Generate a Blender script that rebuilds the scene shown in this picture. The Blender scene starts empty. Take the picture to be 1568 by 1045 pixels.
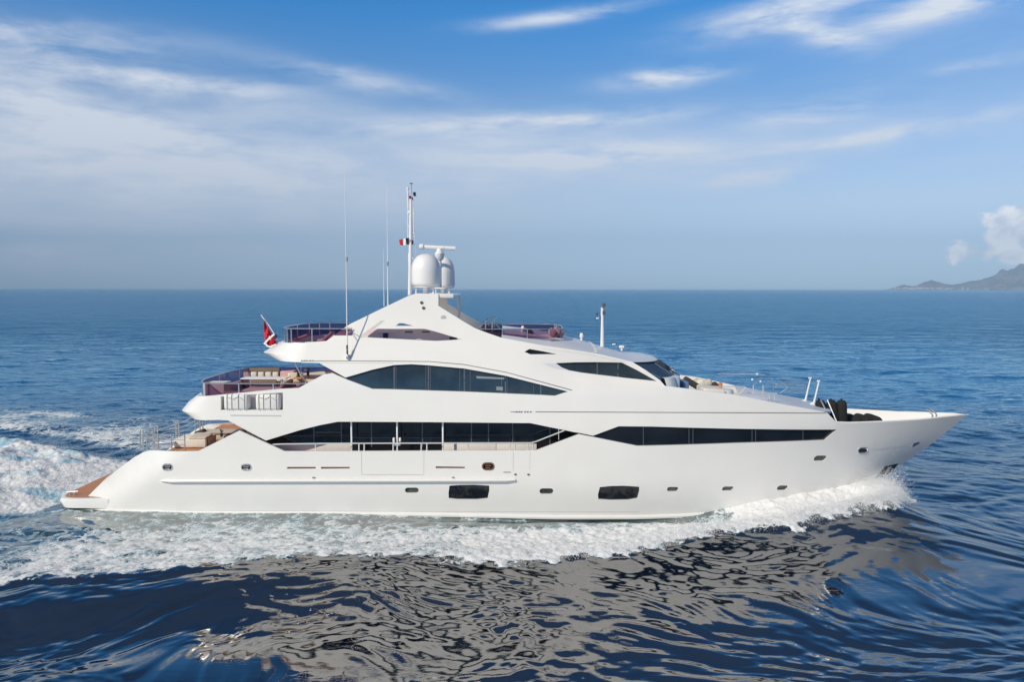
import bpy, math, random
import numpy as np
from mathutils import Vector, Matrix
from mathutils.geometry import delaunay_2d_cdt
random.seed(7); rng = np.random.default_rng(11)
R = math.radians
scene = bpy.context.scene
col = scene.collection
# ------------------------------------------------------------------ camera
F = 1176.0; CX, CY = 784.0, 522.5
CAM = Vector((0, -38, 10.15))
PITCH = math.atan(80.6 / F); ROLL = R(0.06)
cam_d = bpy.data.cameras.new('camera'); cam = bpy.data.objects.new('camera', cam_d); col.objects.link(cam)
cam_d.sensor_width = 36; cam_d.lens = 36 * F / 1568; cam_d.clip_end = 40000; cam_d.clip_start = .5
cam.location = CAM
CM = Matrix.Rotation(math.pi/2 - PITCH, 3, 'X') @ Matrix.Rotation(ROLL, 3, 'Z')
cam.rotation_euler = CM.to_euler()
scene.camera = cam
# ------------------------------------------------------------------ light
SUN_EL, SUN_AZ = R(36), R(222)          # azimuth clockwise from +Y: low left behind the camera
sun_d = bpy.data.lights.new('sun', 'SUN'); sun = bpy.data.objects.new('sun', sun_d); col.objects.link(sun)
sun_d.energy = 3.95; sun_d.angle = R(.6); sun_d.color = (1, .905, .74)
sdir = Vector((math.sin(SUN_AZ)*math.cos(SUN_EL), math.cos(SUN_AZ)*math.cos(SUN_EL), math.sin(SUN_EL)))
sun.rotation_euler = sdir.to_track_quat('Z', 'Y').to_euler(); sun.location = sdir*60
scene.view_settings.view_transform = 'Standard'; scene.view_settings.look = 'None'
scene.view_settings.exposure = 0.0; scene.view_settings.gamma = 1
scene.cycles.volume_bounces = 0; scene.cycles.max_bounces = 8; scene.cycles.transparent_max_bounces = 12

class NT:
    """small node-tree helper"""
    def __init__(s, t): s.t = t
    def n(s, typ, **kw):
        x = s.t.nodes.new(typ)
        for k, v in kw.items():
            if k.startswith('_'): setattr(x, k[1:], v)
            else: x.inputs[k.replace('__', ' ')].default_value = v
        return x
    def l(s, a, b): s.t.links.new(a, b)
    def m(s, op, a, b=None, c=None, clamp=False):
        x = s.t.nodes.new('ShaderNodeMath'); x.operation = op; x.use_clamp = clamp
        for i, v in enumerate((a, b, c)):
            if v is None: continue
            if isinstance(v, (int, float)): x.inputs[i].default_value = v
            else: s.l(v, x.inputs[i])
        return x.outputs[0]
    def mr(s, v, a, b, c=0, d=1, smooth=True):
        x = s.t.nodes.new('ShaderNodeMapRange'); x.interpolation_type = 'SMOOTHSTEP' if smooth else 'LINEAR'
        s.l(v, x.inputs[0])
        for i, q in enumerate((a, b, c, d)): x.inputs[i+1].default_value = q
        return x.outputs[0]
    def mix(s, f, a, b):
        x = s.t.nodes.new('ShaderNodeMix'); x.data_type = 'RGBA'
        for sock, v in ((x.inputs[0], f), (x.inputs[6], a), (x.inputs[7], b)):
            if isinstance(v, (int, float)): sock.default_value = v
            elif isinstance(v, tuple): sock.default_value = (*v[:3], 1)
            else: s.l(v, sock)
        return x.outputs[2]

# ------------------------------------------------------------------ world
world = bpy.data.worlds.new('World'); scene.world = world; world.use_nodes = True
t = NT(world.node_tree); world.node_tree.nodes.clear()
out = t.n('ShaderNodeOutputWorld'); bg = t.n('ShaderNodeBackground', Strength=.1)
sky = t.n('ShaderNodeTexSky'); sky.sky_type = 'NISHITA'; sky.sun_disc = False
sky.sun_elevation = SUN_EL; sky.sun_rotation = SUN_AZ
sky.air_density = 1.0; sky.dust_density = .3; sky.ozone_density = 2.5
tc = t.n('ShaderNodeTexCoord'); sp = t.n('ShaderNodeSeparateXYZ'); t.l(tc.outputs['Generated'], sp.inputs[0])
az = t.m('ARCTAN2', sp.outputs[0], sp.outputs[1]); el = t.m('ARCSINE', sp.outputs[2])
cb = t.n('ShaderNodeCombineXYZ'); t.l(az, cb.inputs[0]); t.l(t.m('MULTIPLY', el, 4.2), cb.inputs[1])
def wn(scale, detail, rough, dist, off=0):
    mp = t.n('ShaderNodeMapping', Location=(off, off*.7, 0)); mp.inputs['Rotation'].default_value = (0, 0, -.12)
    t.l(cb.outputs[0], mp.inputs[0])
    x = t.n('ShaderNodeTexNoise', Scale=scale, Detail=detail, Roughness=rough, Distortion=dist); t.l(mp.outputs[0], x.inputs['Vector'])
    return x.outputs[0]
n1 = wn(4.2, 8, .6, .5); n2 = wn(12, 8, .62, .3, 3.1); cb2 = t.n('ShaderNodeCombineXYZ'); t.l(az, cb2.inputs[0]); t.l(t.m('MULTIPLY', el, 1.3), cb2.inputs[1])
n3n = t.n('ShaderNodeTexNoise', Scale=34, Detail=7, Roughness=.55, Distortion=.3); t.l(cb2.outputs[0], n3n.inputs['Vector']); n3 = n3n.outputs[0]
wisp = t.m('ADD', t.m('MULTIPLY', n1, .65), t.m('MULTIPLY', n2, .4))
def blob(px, py, sx, sy, rot=0):
    a0 = math.atan((px-CX)/F); e0 = math.atan((442-py)/F*math.cos(a0)); sx /= F; sy /= F
    dx = t.m('SUBTRACT', az, a0); dy = t.m('SUBTRACT', el, e0); c, s_ = math.cos(R(rot)), math.sin(R(rot))
    u = t.m('ADD', t.m('MULTIPLY', dx, c/sx), t.m('MULTIPLY', dy, s_/sx))
    v = t.m('ADD', t.m('MULTIPLY', dx, -s_/sy), t.m('MULTIPLY', dy, c/sy))
    q = t.m('ADD', t.m('MULTIPLY', u, u), t.m('MULTIPLY', v, v))
    return t.m('EXPONENT', t.m('MULTIPLY', q, -1.0))
def total(items):
    acc = None
    for amp, *b in items:
        v = t.m('MULTIPLY', blob(*b), amp); acc = v if acc is None else t.m('ADD', acc, v)
    return acc
veil = total([(.62, 60, 250, 420, 110, -6), (.42, 430, 290, 520, 80, -3), (.5, 780, 235, 260, 50, 2), (.35, 1000, 265, 260, 35, 2), (.3, 560, 190, 300, 22, -4), (.18, 1250, 210, 260, 24, 2), (.22, 1560, 170, 260, 150, 0)])
cir = total([(.8, 270, 132, 170, 15, 0), (.6, 60, 66, 170, 20, 4), (.75, 850, 38, 120, 9, 6), (1.1, 1010, 127, 70, 13, 3), (.9, 1190, 30, 120, 22, 8),
             (1.0, 1430, 20, 110, 18, 8), (.75, 1250, 62, 60, 14, -20), (.85, 1240, 176, 80, 15, 3), (.7, 1330, 212, 150, 9, 5), (.95, 930, 240, 120, 14, 2), (.9, 850, 190, 170, 12, 2),
             (.55, 1480, 105, 60, 7, 5), (.6, 1150, 275, 70, 14, 8), (.6, 70, 395, 60, 16, 0), (.4, 100, 170, 260, 40, -10), (.55, 560, 130, 130, 14, -8)])
w_v = t.m('MULTIPLY', veil, t.mr(wisp, .35, .70, .60, 1.3))
w_c = t.m('MULTIPLY', cir, t.mr(wisp, .36, .66, 0, 1.25))
cl = t.m('ADD', w_v, w_c, clamp=True)
cum = total([(1.15, 1472, 388, 26, 15, 0), (1.2, 1548, 374, 34, 24, 0), (1.3, 1562, 334, 44, 14, 0), (1.0, 1610, 380, 50, 40, 0)])
cumn = t.mr(t.m('ADD', cum, t.m('MULTIPLY', t.m('SUBTRACT', n3, .5), 3.2)), .36, .95, 0, .95)
# lower sky is a dull grey-blue in the marine air: sky tinted by elevation
lowf = t.mr(el, -.02, 1.5, 0, 1, smooth=False)
ramp = t.n('ShaderNodeValToRGB'); t.l(lowf, ramp.inputs[0])
e = ramp.color_ramp.elements
e[0].position = 0; e[0].color = (.50, .90, 1.70, 1); e[1].position = 1; e[1].color = (.60, .62, .66, 1)
q = e.new(.08); q.color = (1.25, 1.20, 1.34, 1)
q = e.new(.161); q.color = (.68, 1.02, 1.32, 1)
q = e.new(.237); q.color = (.12, .95, 1.55, 1)
q = e.new(.34); q.color = (.04, .27, .52, 1)  # unseen sky above the frame darkened to deepen the near-water reflections
q = e.new(.52); q.color = (.60, .64, .70, 1)  # unseen overhead sky greyed to cut blue fill on the hull
mul = t.n('ShaderNodeMix'); mul.data_type = 'RGBA'; mul.blend_type = 'MULTIPLY'; mul.inputs[0].default_value = 1
t.l(sky.outputs[0], mul.inputs[6]); t.l(ramp.outputs[0], mul.inputs[7])
c1 = t.mix(cl, mul.outputs[2], (7.9, 8.5, 9.5))
cumn = t.m('MULTIPLY', cumn, t.mr(cum, .12, .45))
c2 = t.mix(cumn, c1, t.mix(t.mr(n3, .35, .65), (8.6, 9.2, 10.4), (15.0, 14.4, 14.2)))
t.l(c2, bg.inputs[0]); t.l(bg.outputs[0], out.inputs[0])

# ------------------------------------------------------------------ pixel -> place
def ray(px, py):
    return CM @ Vector(((px-CX)/F, -(py-CY)/F, -1))
def PY(px, py, Y):
    d = ray(px, py); k = (Y-CAM.y)/d.y; return CAM + d*k
def PZ(px, py, Z=0):
    d = ray(px, py); k = (Z-CAM.z)/d.z; return CAM + d*k

# ------------------------------------------------------------------ hull form: half breadth w(x, z)
def lerp(pts, v):
    if v <= pts[0][0]: return pts[0][1]
    for (a, fa), (b, fb) in zip(pts, pts[1:]):
        if v <= b: return fa + (fb-fa)*(v-a)/(b-a)
    return pts[-1][1]
def sm(v): v = min(1, max(0, v)); return v*v*(3-2*v)
STEM = [(p.z, p.x) for p in (PY(a, b, 0) for a, b in ((1345,738),(1360,728),(1389.5,706.5),(1431.6,676.5),(1463,650.5),(1482,635.5)))]
STEM_Z0 = STEM[0][0]; SHEER = STEM[-1][0]
def xstem(z):
    if z < STEM_Z0: return STEM[0][1] - (STEM_Z0-z)*1.6
    return lerp(STEM, z)
def taper(x, z):
    p = lerp([(0, 2.3), (SHEER, 2.35)], z); xs = lerp([(0, 2), (SHEER, 1.5)], z)
    f = 1.0
    if x > xs:
        s = min(1, (x-xs)/(xstem(min(z, SHEER))-xs)); f = 1 - s**p
    if x < -10: f *= 1 - .10*((-10-x)/10.5)**2
    return max(f, 0)
TUM = [(-1, 3.7), (0, 3.78), (1.6, 3.98), (4, 4.0), (5.4, 3.86), (6.0, 3.76), (6.9, 3.46), (7.8, 3.08), (8.6, 2.76), (10.2, 2.3)]
def wf(x, z):
    W = (lerp(TUM, z-.15) + lerp(TUM, z) + lerp(TUM, z+.15))/3
    f = taper(x, z)
    if z > 5.6 and x > .5: f *= 1 - .2*sm((x-.5)/6)*sm((z-5.6)/1.2)
    w = W*f
    if x < -13 and z < 3.4:                                   # rounded shoulder of the stern wings
        ax, az_, bx, bz = -19.2, .62, -15.9, 3.0; L = math.hypot(bx-ax, bz-az_)
        d = ((x-ax)*(bz-az_) - (z-az_)*(bx-ax))/L
        w -= .4*max(0, 1-max(d, 0)/1.0)**2
    return w
def S(px, py, off=0):
    Y = -4.0
    for _ in range(14):
        p = PY(px, py, Y); Y = -(wf(p.x, p.z)+off)
    return (p.x, p.z)
def SV(px, py, off=0):
    x, z = S(px, py, off); return (x, -(wf(x, z)+off), z)

# ------------------------------------------------------------------ materials
MATS = {}
def mat(name, color, rough=.5, metal=0, coat=0, noise=0, nscale=6, bump=0, spec=.5, emit=None):
    m = bpy.data.materials.new(name); m.use_nodes = True; MATS[name] = m
    k = NT(m.node_tree); b = m.node_tree.nodes['Principled BSDF']
    b.inputs['Base Color'].default_value = (*color, 1); b.inputs['Roughness'].default_value = rough
    b.inputs['Metallic'].default_value = metal; b.inputs['Coat Weight'].default_value = coat; b.inputs['Coat Roughness'].default_value = .04
    b.inputs['Specular IOR Level'].default_value = spec
    if noise or bump:
        c = k.n('ShaderNodeTexCoord'); x = k.n('ShaderNodeTexNoise', Scale=nscale, Detail=5, Roughness=.6); k.l(c.outputs['Object'], x.inputs['Vector'])
        if noise:
            lo = tuple(v*(1-noise) for v in color); hi = tuple(min(1, v*(1+noise)) for v in color)
            k.l(k.mix(k.mr(x.outputs[0], .3, .7), lo, hi), b.inputs['Base Color'])
        if bump:
            bp = k.n('ShaderNodeBump', Strength=bump, Distance=.02); k.l(x.outputs[0], bp.inputs['Height']); k.l(bp.outputs[0], b.inputs['Normal'])
    return m
GEL = mat('white_gelcoat', (.83, .815, .78), .25, coat=.5, noise=.015, nscale=.7, bump=.06)
GEL2 = mat('cream_gelcoat', (.74, .71, .66), .4, noise=.03)
ROOFM = mat('pale_sky_grey', (.66, .68, .72), .35, coat=.2)  # blue-grey of the sky-reflecting roof top is put into this colour
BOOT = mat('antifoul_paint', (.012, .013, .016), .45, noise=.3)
LINE = mat('seam_line', (.10, .10, .11), .5)
LINE2 = mat('faint_panel_line', (.50, .50, .49), .5)
CHROME = mat('polished_steel', (.78, .77, .76), .32, metal=1)
DARKG = mat('dark_glass', (.010, .012, .015), .05, coat=.0, spec=.62, noise=.3, nscale=.8)
BLUEG = mat('smoked_blue_glass', (.028, .042, .052), .06, spec=.7, noise=.25, nscale=1.2)
PORTG = mat('porthole_glass', (.05, .06, .055), .08, spec=.8, noise=.6, nscale=3)
MULL = mat('window_mullion', (.10, .115, .13), .3)
BLACK = mat('black_rubber', (.012, .012, .013), .55, noise=.2)
FENDM = mat('black_fender_cloth', (.014, .0135, .0135), .9, noise=.3, nscale=20, bump=.6)
BEIGE = mat('beige_cushion', (.56, .50, .43), .85, noise=.08, nscale=9, bump=.3)
TAUPE = mat('taupe_cushion', (.20, .15, .115), .9, noise=.15, nscale=9)
CREAM = mat('cream_cushion', (.74, .70, .62), .85, noise=.05)
DARKC = mat('charcoal_cushion', (.05, .045, .045), .9, noise=.2)
PINKC = mat('rose_towel', (.6, .36, .34), .9, noise=.1)
BRONZE = mat('bronze_vent', (.22, .12, .07), .4, metal=.3)
GREYW = mat('grey_flag_tape', (.3, .3, .3), .7)
RAFTM = mat('white_raft_shell', (.78, .77, .75), .45, noise=.05, nscale=8)
STRAP = mat('grey_webbing', (.33, .31, .29), .8)
COVER = mat('blue_grey_cover', (.36, .45, .58), .85, noise=.1, nscale=5, bump=.4)
RED = mat('red_flag_cloth', (.62, .012, .03), .8); WHITEC = mat('white_flag_cloth', (.8, .8, .8), .8); NAVY = mat('navy_flag_cloth', (.02, .025, .06), .8)
WHITEP = mat('white_paint', (.82, .82, .82), .35, coat=.2)
GREENL = mat('plant_leaf', (.05, .085, .03), .7, noise=.4, nscale=12)
POTM = mat('dark_pot', (.06, .05, .045), .6)
ORANGE = mat('orange_cloth', (.7, .22, .05), .8)
BLUEB = mat('blue_box_paint', (.12, .2, .34), .6)
# teak
m = bpy.data.materials.new('teak_planks'); m.use_nodes = True; k = NT(m.node_tree); b = m.node_tree.nodes['Principled BSDF']; TEAK = m
c = k.n('ShaderNodeTexCoord'); sx = k.n('ShaderNodeSeparateXYZ'); k.l(c.outputs['Object'], sx.inputs[0])
pl = k.m('FRACT', k.m('MULTIPLY', sx.outputs[1], 9.0)); seam = k.m('LESS_THAN', pl, .1)
mp = k.n('ShaderNodeMapping', Scale=(1.2, 14, 4)); k.l(c.outputs['Object'], mp.inputs[0]); x = k.n('ShaderNodeTexNoise', Scale=2.5, Detail=6); k.l(mp.outputs[0], x.inputs['Vector'])
wood = k.mix(k.mr(x.outputs[0], .3, .7), (.50, .18, .055), (.74, .34, .14))
k.l(k.mix(k.m('MULTIPLY', seam, .8), wood, (.06, .03, .02)), b.inputs['Base Color']); b.inputs['Roughness'].default_value = .45
# tinted glass (purple acrylic)
def tint(name, c_, gloss=.12):
    m = bpy.data.materials.new(name); m.use_nodes = True; k = NT(m.node_tree); m.node_tree.nodes.clear()
    o = k.n('ShaderNodeOutputMaterial'); tr = k.n('ShaderNodeBsdfTransparent', Color=(*c_, 1)); g = k.n('ShaderNodeBsdfGlossy', Roughness=.03)
    fr = k.n('ShaderNodeFresnel', IOR=1.16); mx = k.n('ShaderNodeMixShader'); k.l(fr.outputs[0], mx.inputs[0]); k.l(tr.outputs[0], mx.inputs[1]); k.l(g.outputs[0], mx.inputs[2]); k.l(mx.outputs[0], o.inputs[0])
    return m
PURPLE = tint('purple_acrylic', (.42, .28, .40)); WGLASS = mat('windscreen_glass', (.03, .06, .10), .04, spec=1.0)
PINKW = mat('rose_lit_panel', (.80, .60, .63), .5)  # pink cast of tinted glass painted into the panel colour

# ------------------------------------------------------------------ mesh helper
class G:
    def __init__(s): s.v = []; s.f = []; s.mi = []; s.sm = []
    def add(s, vs, fs, mi=0, smooth=True):
        o = len(s.v); s.v += [tuple(v) for v in vs]; s.f += [tuple(i+o for i in f) for f in fs]; s.mi += [mi]*len(fs); s.sm += [smooth]*len(fs); return s
    def box(s, c, d, rz=0, ry=0, bev=0, mi=0):
        x, y, z = d[0]/2, d[1]/2, d[2]/2; M = Matrix.Translation(c) @ Matrix.Rotation(rz, 4, 'Z') @ Matrix.Rotation(ry, 4, 'Y')
        if bev <= 0:
            vs = [(i*x, j*y, k_*z) for i in (-1,1) for j in (-1,1) for k_ in (-1,1)]
            fs = [(0,1,3,2),(4,6,7,5),(0,4,5,1),(2,3,7,6),(0,2,6,4),(1,5,7,3)]
            return s.add([M @ Vector(v) for v in vs], fs, mi, False)
        b_ = min(bev, x*.98, y*.98, z*.98); rows = []; N = 3; out_v = []
        def rr(inset, zz):
            pts = []
            for (cx, cy, a0) in ((x-b_, y-b_, 0), (-x+b_, y-b_, 90), (-x+b_, -y+b_, 180), (x-b_, -y+b_, 270)):
                for q_ in range(N+1):
                    a = R(a0+90*q_/N); pts.append((cx+(b_-inset)*math.cos(a), cy+(b_-inset)*math.sin(a), zz))
            return pts
        for q_ in range(N+1):
            a = R(90*q_/N); rows.append(rr(b_*(1-math.sin(a)), -z+b_*(1-math.cos(a))))
        for q_ in range(N, -1, -1):
            a = R(90*q_/N); rows.append(rr(b_*(1-math.sin(a)), z-b_*(1-math.cos(a))))
        n = len(rows[0]); vs = [p for r_ in rows for p in r_]
        fs = [(i*n+j, i*n+(j+1) % n, (i+1)*n+(j+1) % n, (i+1)*n+j) for i in range(len(rows)-1) for j in range(n)]
        fs += [tuple(range(n-1, -1, -1)), tuple((len(rows)-1)*n+j for j in range(n))]
        return s.add([M @ Vector(v) for v in vs], fs, mi, True)
    def tube(s, pts, r, n=8, closed=False, mi=0, sq=1):
        pts = [Vector(p) for p in pts]; L = len(pts); vs = []
        rad = r if isinstance(r, (list, tuple)) else [r]*L
        for i, p in enumerate(pts):
            a = pts[(i-1) % L] if closed or i else p; b_ = pts[(i+1) % L] if closed or i < L-1 else p
            d = (b_-a).normalized(); up = Vector((0, 1, 0)) if abs(d.y) < .9 else Vector((0, 0, 1))
            u = d.cross(up).normalized(); w = u.cross(d).normalized()
            for j in range(n):
                t_ = 2*math.pi*j/n; vs.append(p + u*math.cos(t_)*rad[i] + w*math.sin(t_)*rad[i]*sq)
        fs = []; E = L if closed else L-1
        for i in range(E):
            for j in range(n):
                k2 = (i+1) % L; fs.append((i*n+j, i*n+(j+1) % n, k2*n+(j+1) % n, k2*n+j))
        if not closed: fs += [tuple(range(n-1, -1, -1)), tuple((L-1)*n+j for j in range(n))]
        return s.add(vs, fs, mi)
    def lathe(s, prof, c=(0,0,0), n=24, mi=0, M=None):
        vs = []; c = Vector(c)
        for r_, z in prof:
            for j in range(n):
                a = 2*math.pi*j/n; v = Vector((r_*math.cos(a), r_*math.sin(a), z)); vs.append((M @ v if M else v)+c)
        fs = [(i*n+j, i*n+(j+1) % n, (i+1)*n+(j+1) % n, (i+1)*n+j) for i in range(len(prof)-1) for j in range(n)]
        fs += [tuple(range(n-1, -1, -1)), tuple((len(prof)-1)*n+j for j in range(n))]
        return s.add(vs, fs, mi)
    def grid(s, rows, mi=0, smooth=True, close=False):
        n = len(rows[0]); vs = [p for r_ in rows for p in r_]; J = n if close else n-1
        return s.add(vs, [(i*n+j, i*n+(j+1) % n, (i+1)*n+(j+1) % n, (i+1)*n+j) for i in range(len(rows)-1) for j in range(J)], mi, smooth)
    def build(s, name, mats, parent=None, angle=35, loc=None):
        me = bpy.data.meshes.new(name); me.from_pydata(s.v, [], s.f)
        for m_ in (mats if isinstance(mats, (list, tuple)) else [mats]): me.materials.append(m_)
        me.polygons.foreach_set('material_index', s.mi); me.polygons.foreach_set('use_smooth', s.sm); me.update()
        if any(s.sm): me.set_sharp_from_angle(angle=R(angle))
        o = bpy.data.objects.new(name, me); col.objects.link(o)
        if parent is not None: o.parent = parent
        if loc is not None: o.location = loc
        return o
def pieces(g, name, mats, parent, angle=35):
    n = len(g.v); p = list(range(n))
    def find(i):
        while p[i] != i: p[i] = p[p[i]]; i = p[i]
        return i
    for f in g.f:
        a = find(f[0])
        for i in f[1:]: p[find(i)] = a
    gr = {}
    for k_, f in enumerate(g.f): gr.setdefault(find(f[0]), []).append(k_)
    for ks in gr.values():
        h = G(); m_ = {}
        for k_ in ks:
            for i in g.f[k_]:
                if i not in m_: m_[i] = len(h.v); h.v.append(g.v[i])
            h.f.append(tuple(m_[i] for i in g.f[k_])); h.mi.append(g.mi[k_]); h.sm.append(g.sm[k_])
        h.build(name, mats, parent, angle)
def tag(o, label, cat, group=None, kind=None):
    if label: o['label'] = label
    if cat: o['category'] = cat
    if group: o['group'] = group
    if kind: o['kind'] = kind
    return o
def thing(name, loc, label, cat, group=None, rz=0):
    o = bpy.data.objects.new(name, None); col.objects.link(o); o.location = loc; o.rotation_euler = (0, 0, rz); o.empty_display_size = .3
    return tag(o, label, cat, group)
def dup(root, loc, label, rz=None):
    r = root.copy(); col.objects.link(r); r.location = loc; r['label'] = label
    if rz is not None: r.rotation_euler = (0, 0, rz)
    for ch in root.children:
        c_ = ch.copy(); col.objects.link(c_); c_.parent = r
        for g_ in ch.children:
            d_ = g_.copy(); col.objects.link(d_); d_.parent = c_
    return r

# ------------------------------------------------------------------ surface patches traced on the hull form
def inpoly(x, y, poly):
    c_ = False; n = len(poly); j = n-1
    for i in range(n):
        xi, yi = poly[i]; xj, yj = poly[j]
        if (yi > y) != (yj > y) and x < (xj-xi)*(y-yi)/(yj-yi)+xi: c_ = not c_
        j = i
    return c_
def dens(pts, step):
    o = []
    for a, b_ in zip(pts, pts[1:]+pts[:1]):
        n = max(1, int(math.hypot(b_[0]-a[0], b_[1]-a[1])/step)); o += [(a[0]+(b_[0]-a[0])*i/n, a[1]+(b_[1]-a[1])*i/n) for i in range(n)]
    return o
def tri(outline, holes, step):
    """outline, holes in (x, z) metres -> verts2d, tris"""
    pts = []; edges = []
    for loop in [outline]+holes:
        lp = dens(loop, step); o = len(pts); pts += lp; edges += [(o+i, o+(i+1) % len(lp)) for i in range(len(lp))]
    xs = [p[0] for p in outline]; zs = [p[1] for p in outline]
    nb = len(pts); B = np.array(pts)
    x = min(xs)
    row = 0
    zz = min(zs)+step/2
    while zz < max(zs):
        x = min(xs)+(step/2 if row % 2 else 0)
        while x < max(xs):
            if inpoly(x, zz, outline) and not any(inpoly(x, zz, h) for h in holes):
                if np.min((B[:,0]-x)**2+(B[:,1]-zz)**2) > (step*.45)**2: pts.append((x, zz))
            x += step
        zz += step; row += 1
    V, E, Fc, *_ = delaunay_2d_cdt([Vector(p) for p in pts], edges, [], 0, 1e-5)
    fs = []
    for f in Fc:
        cx = sum(V[i].x for i in f)/len(f); cz = sum(V[i].y for i in f)/len(f)
        if inpoly(cx, cz, outline) and not any(inpoly(cx, cz, h) for h in holes): fs.append(tuple(f))
    return [(v.x, v.y) for v in V], fs
def W2(p, off=0):                       # pixel pair or ('w', x, z)
    return (p[1], p[2]) if p[0] == 'w' else S(p[0], p[1], off)
def skin_side(g, outline, holes, step, th, side, off=0, mi=0):
    V, Fs = tri(outline, holes, step); n = len(V)
    outer = [(x, side*-1*max(wf(x, z)+off, .004), z) for x, z in V]
    inner = [(x, side*-1*max(wf(x, z)+off-th, .002), z) for x, z in V]
    cnt = {}
    for f in Fs:
        for a, b_ in zip(f, f[1:]+f[:1]): cnt[(a, b_)] = 1
    walls = [(a, b_) for (a, b_) in cnt if (b_, a) not in cnt]
    # area sign in (x,z): choose winding so near-side normals face -y
    f0 = Fs[0]; a, b_, c_ = (V[i] for i in f0[:3]); ccw = ((b_[0]-a[0])*(c_[1]-a[1])-(b_[1]-a[1])*(c_[0]-a[0])) > 0
    fl = (ccw and side == 1) or (not ccw and side == -1)
    o = [f if fl else f[::-1] for f in Fs]; i_ = [tuple(x+n for x in (f[::-1] if fl else f)) for f in Fs]
    wv = [((b_, a, a+n, b_+n) if fl else (a, b_, b_+n, a+n)) for a, b_ in walls]
    g.add(outer+inner, o+i_, mi, True)
    g.add([v for v in outer+inner], wv, mi, False)
def skin(name, mats, outline_px, holes_px=(), both_holes=(), step=.4, th=.1, parent=None, far=True):
    g = G(); ol = [W2(p) for p in outline_px]; bh = [[W2(p) for p in h] for h in both_holes]; nh = [[W2(p) for p in h] for h in holes_px]
    skin_side(g, ol, bh+nh, step, th, 1)
    if far: skin_side(g, ol, bh, step, th, -1)
    return g.build(name, mats, parent, angle=28)
def pane(name, m_, poly_px, off=-.06, parent=None, step=.5, th=.02):
    g = G(); skin_side(g, [W2(p) for p in poly_px], [], step, th, 1, off=off); return g.build(name, m_, parent, angle=28)
def ribbon(g, path_px, hw, off=.004, mi=0):
    """hw in source px (half width)"""
    pts = []
    for a, b_ in zip(path_px, path_px[1:]):
        n = max(1, int(math.hypot(b_[0]-a[0], b_[1]-a[1])/12)); pts += [(a[0]+(b_[0]-a[0])*i/n, a[1]+(b_[1]-a[1])*i/n) for i in range(n)]
    pts.append(path_px[-1]); top = []; bot = []
    for i, p in enumerate(pts):
        a = pts[max(0, i-1)]; b_ = pts[min(len(pts)-1, i+1)]; dx, dy = b_[0]-a[0], b_[1]-a[1]; L = math.hypot(dx, dy)
        nx, ny = -dy/L*hw, dx/L*hw; top.append(SV(p[0]-nx, p[1]-ny, off)); bot.append(SV(p[0]+nx, p[1]+ny, off))
    g.grid([top, bot], mi)
def stadium(cx, cy, w, h, n=6, skew=0):
    r_ = h/2; pts = []
    for (sx, a0) in ((w/2-r_, -90), (-w/2+r_, 90)):
        for i in range(n+1):
            a = R(a0+180*i/n); y_ = r_*math.sin(a); pts.append((cx+sx+r_*math.cos(a)-y_*skew, cy+y_))
    return pts
def deckspan(g, edge, crown=0, pw=2, n=14, mi=0):
    """edge: list of (x, halfwidth, z[, crown]); a sheet from -w to +w"""
    rows = []
    for e_ in edge:
        x, w, z = e_[:3]; c_ = e_[3] if len(e_) > 3 else crown
        rows.append([(x, w*(2*j/n-1), z+c_*(1-abs(2*j/n-1)**pw)) for j in range(n+1)])
    g.grid(rows, mi)
def plan(W, X0, Xa, n=3.0, N=28):
    o = []
    for i in range(N+1):
        a = math.pi*(i/N-.5); s_ = math.sin(a); c_ = max(0, math.cos(a))
        o.append((X0-(X0-Xa)*c_**(2/n), W*math.copysign(abs(s_)**(2/n), s_)))
    return o
def ringslab(g, rings, X0, n=3.0, mi=0, N=40):
    """rings: (z at aft end, z at X0, Xa, W)"""
    rows = []
    for za, z0, Xa, W in rings:
        rows.append([(x, y, za+(z0-za)*(x-Xa)/(X0-Xa)) for x, y in plan(W, X0, Xa, n, N)])
    g.grid(rows[::-1], mi)
    for r_, flip in ((rows[0], True), (rows[-1], False)):
        m_ = len(r_); h = m_//2; vs = r_; fs = []
        for i in range(h):
            j = m_-1-i
            if j-1 > i+1: fs.append((i, i+1, j-1, j))
            elif j-1 == i+1: fs.append((i, i+1, j))
        if not flip: fs = [f[::-1] for f in fs]
        g.add(vs, [f[::-1] for f in fs], mi, True)
# ================================================================== MOTOR YACHT
Y = thing('motor_yacht', (0, 0, 0), 'long white three deck motor yacht under way on the open blue sea', 'yacht')
X0B, X0C = -13.2, -9.35
def zpx(x, py, w):                                   # height at lateral x seen at image row py on the near side
    return PY(CX+x*F/(38-w), py, -w).z
def portholes():
    P = []
    for cx, cy, w, h, sk in ((256.4,716,15,8.5,0),(377,716,15,8.5,0),(747.5,714.7,17.5,10,0),(630.6,751.4,21,8,0),(836.8,752.8,21,8.5,0),
                         (1030,749.7,17,6.6,.2),(1114.4,748.8,17,6.2,.45),(1197.9,747.6,15.5,7,.5),(1255.8,702.2,18.5,8,.5),(1321,690,14.5,7.5,.3)):
        P.append(stadium(cx, cy, w, h, skew=sk))
    return P
PH = portholes()
BIG1 = [(688.2,744.5),(700,743.4),(725,742.9),(749,744.3),(749.3,751),(746.6,763.8),(730,765.4),(700,765.2),(687.2,763.6),(686.8,756)]
BIG2 = [(918.5,746.6),(935,745),(955,744.5),(978.8,746),(979,752),(976,763.5),(962,766),(935,766.4),(916.2,765),(915.6,758)]
VENTS = [[(439.5,715.6),(483.5,715.6),(483.5,718.4),(440,718.6)], [(491.3,715.6),(535.5,715.6),(535.5,718.2),(491.8,718.6)], [(667,714.8),(711.8,715.4),(711.8,718),(667.6,717.8)]]
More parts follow.
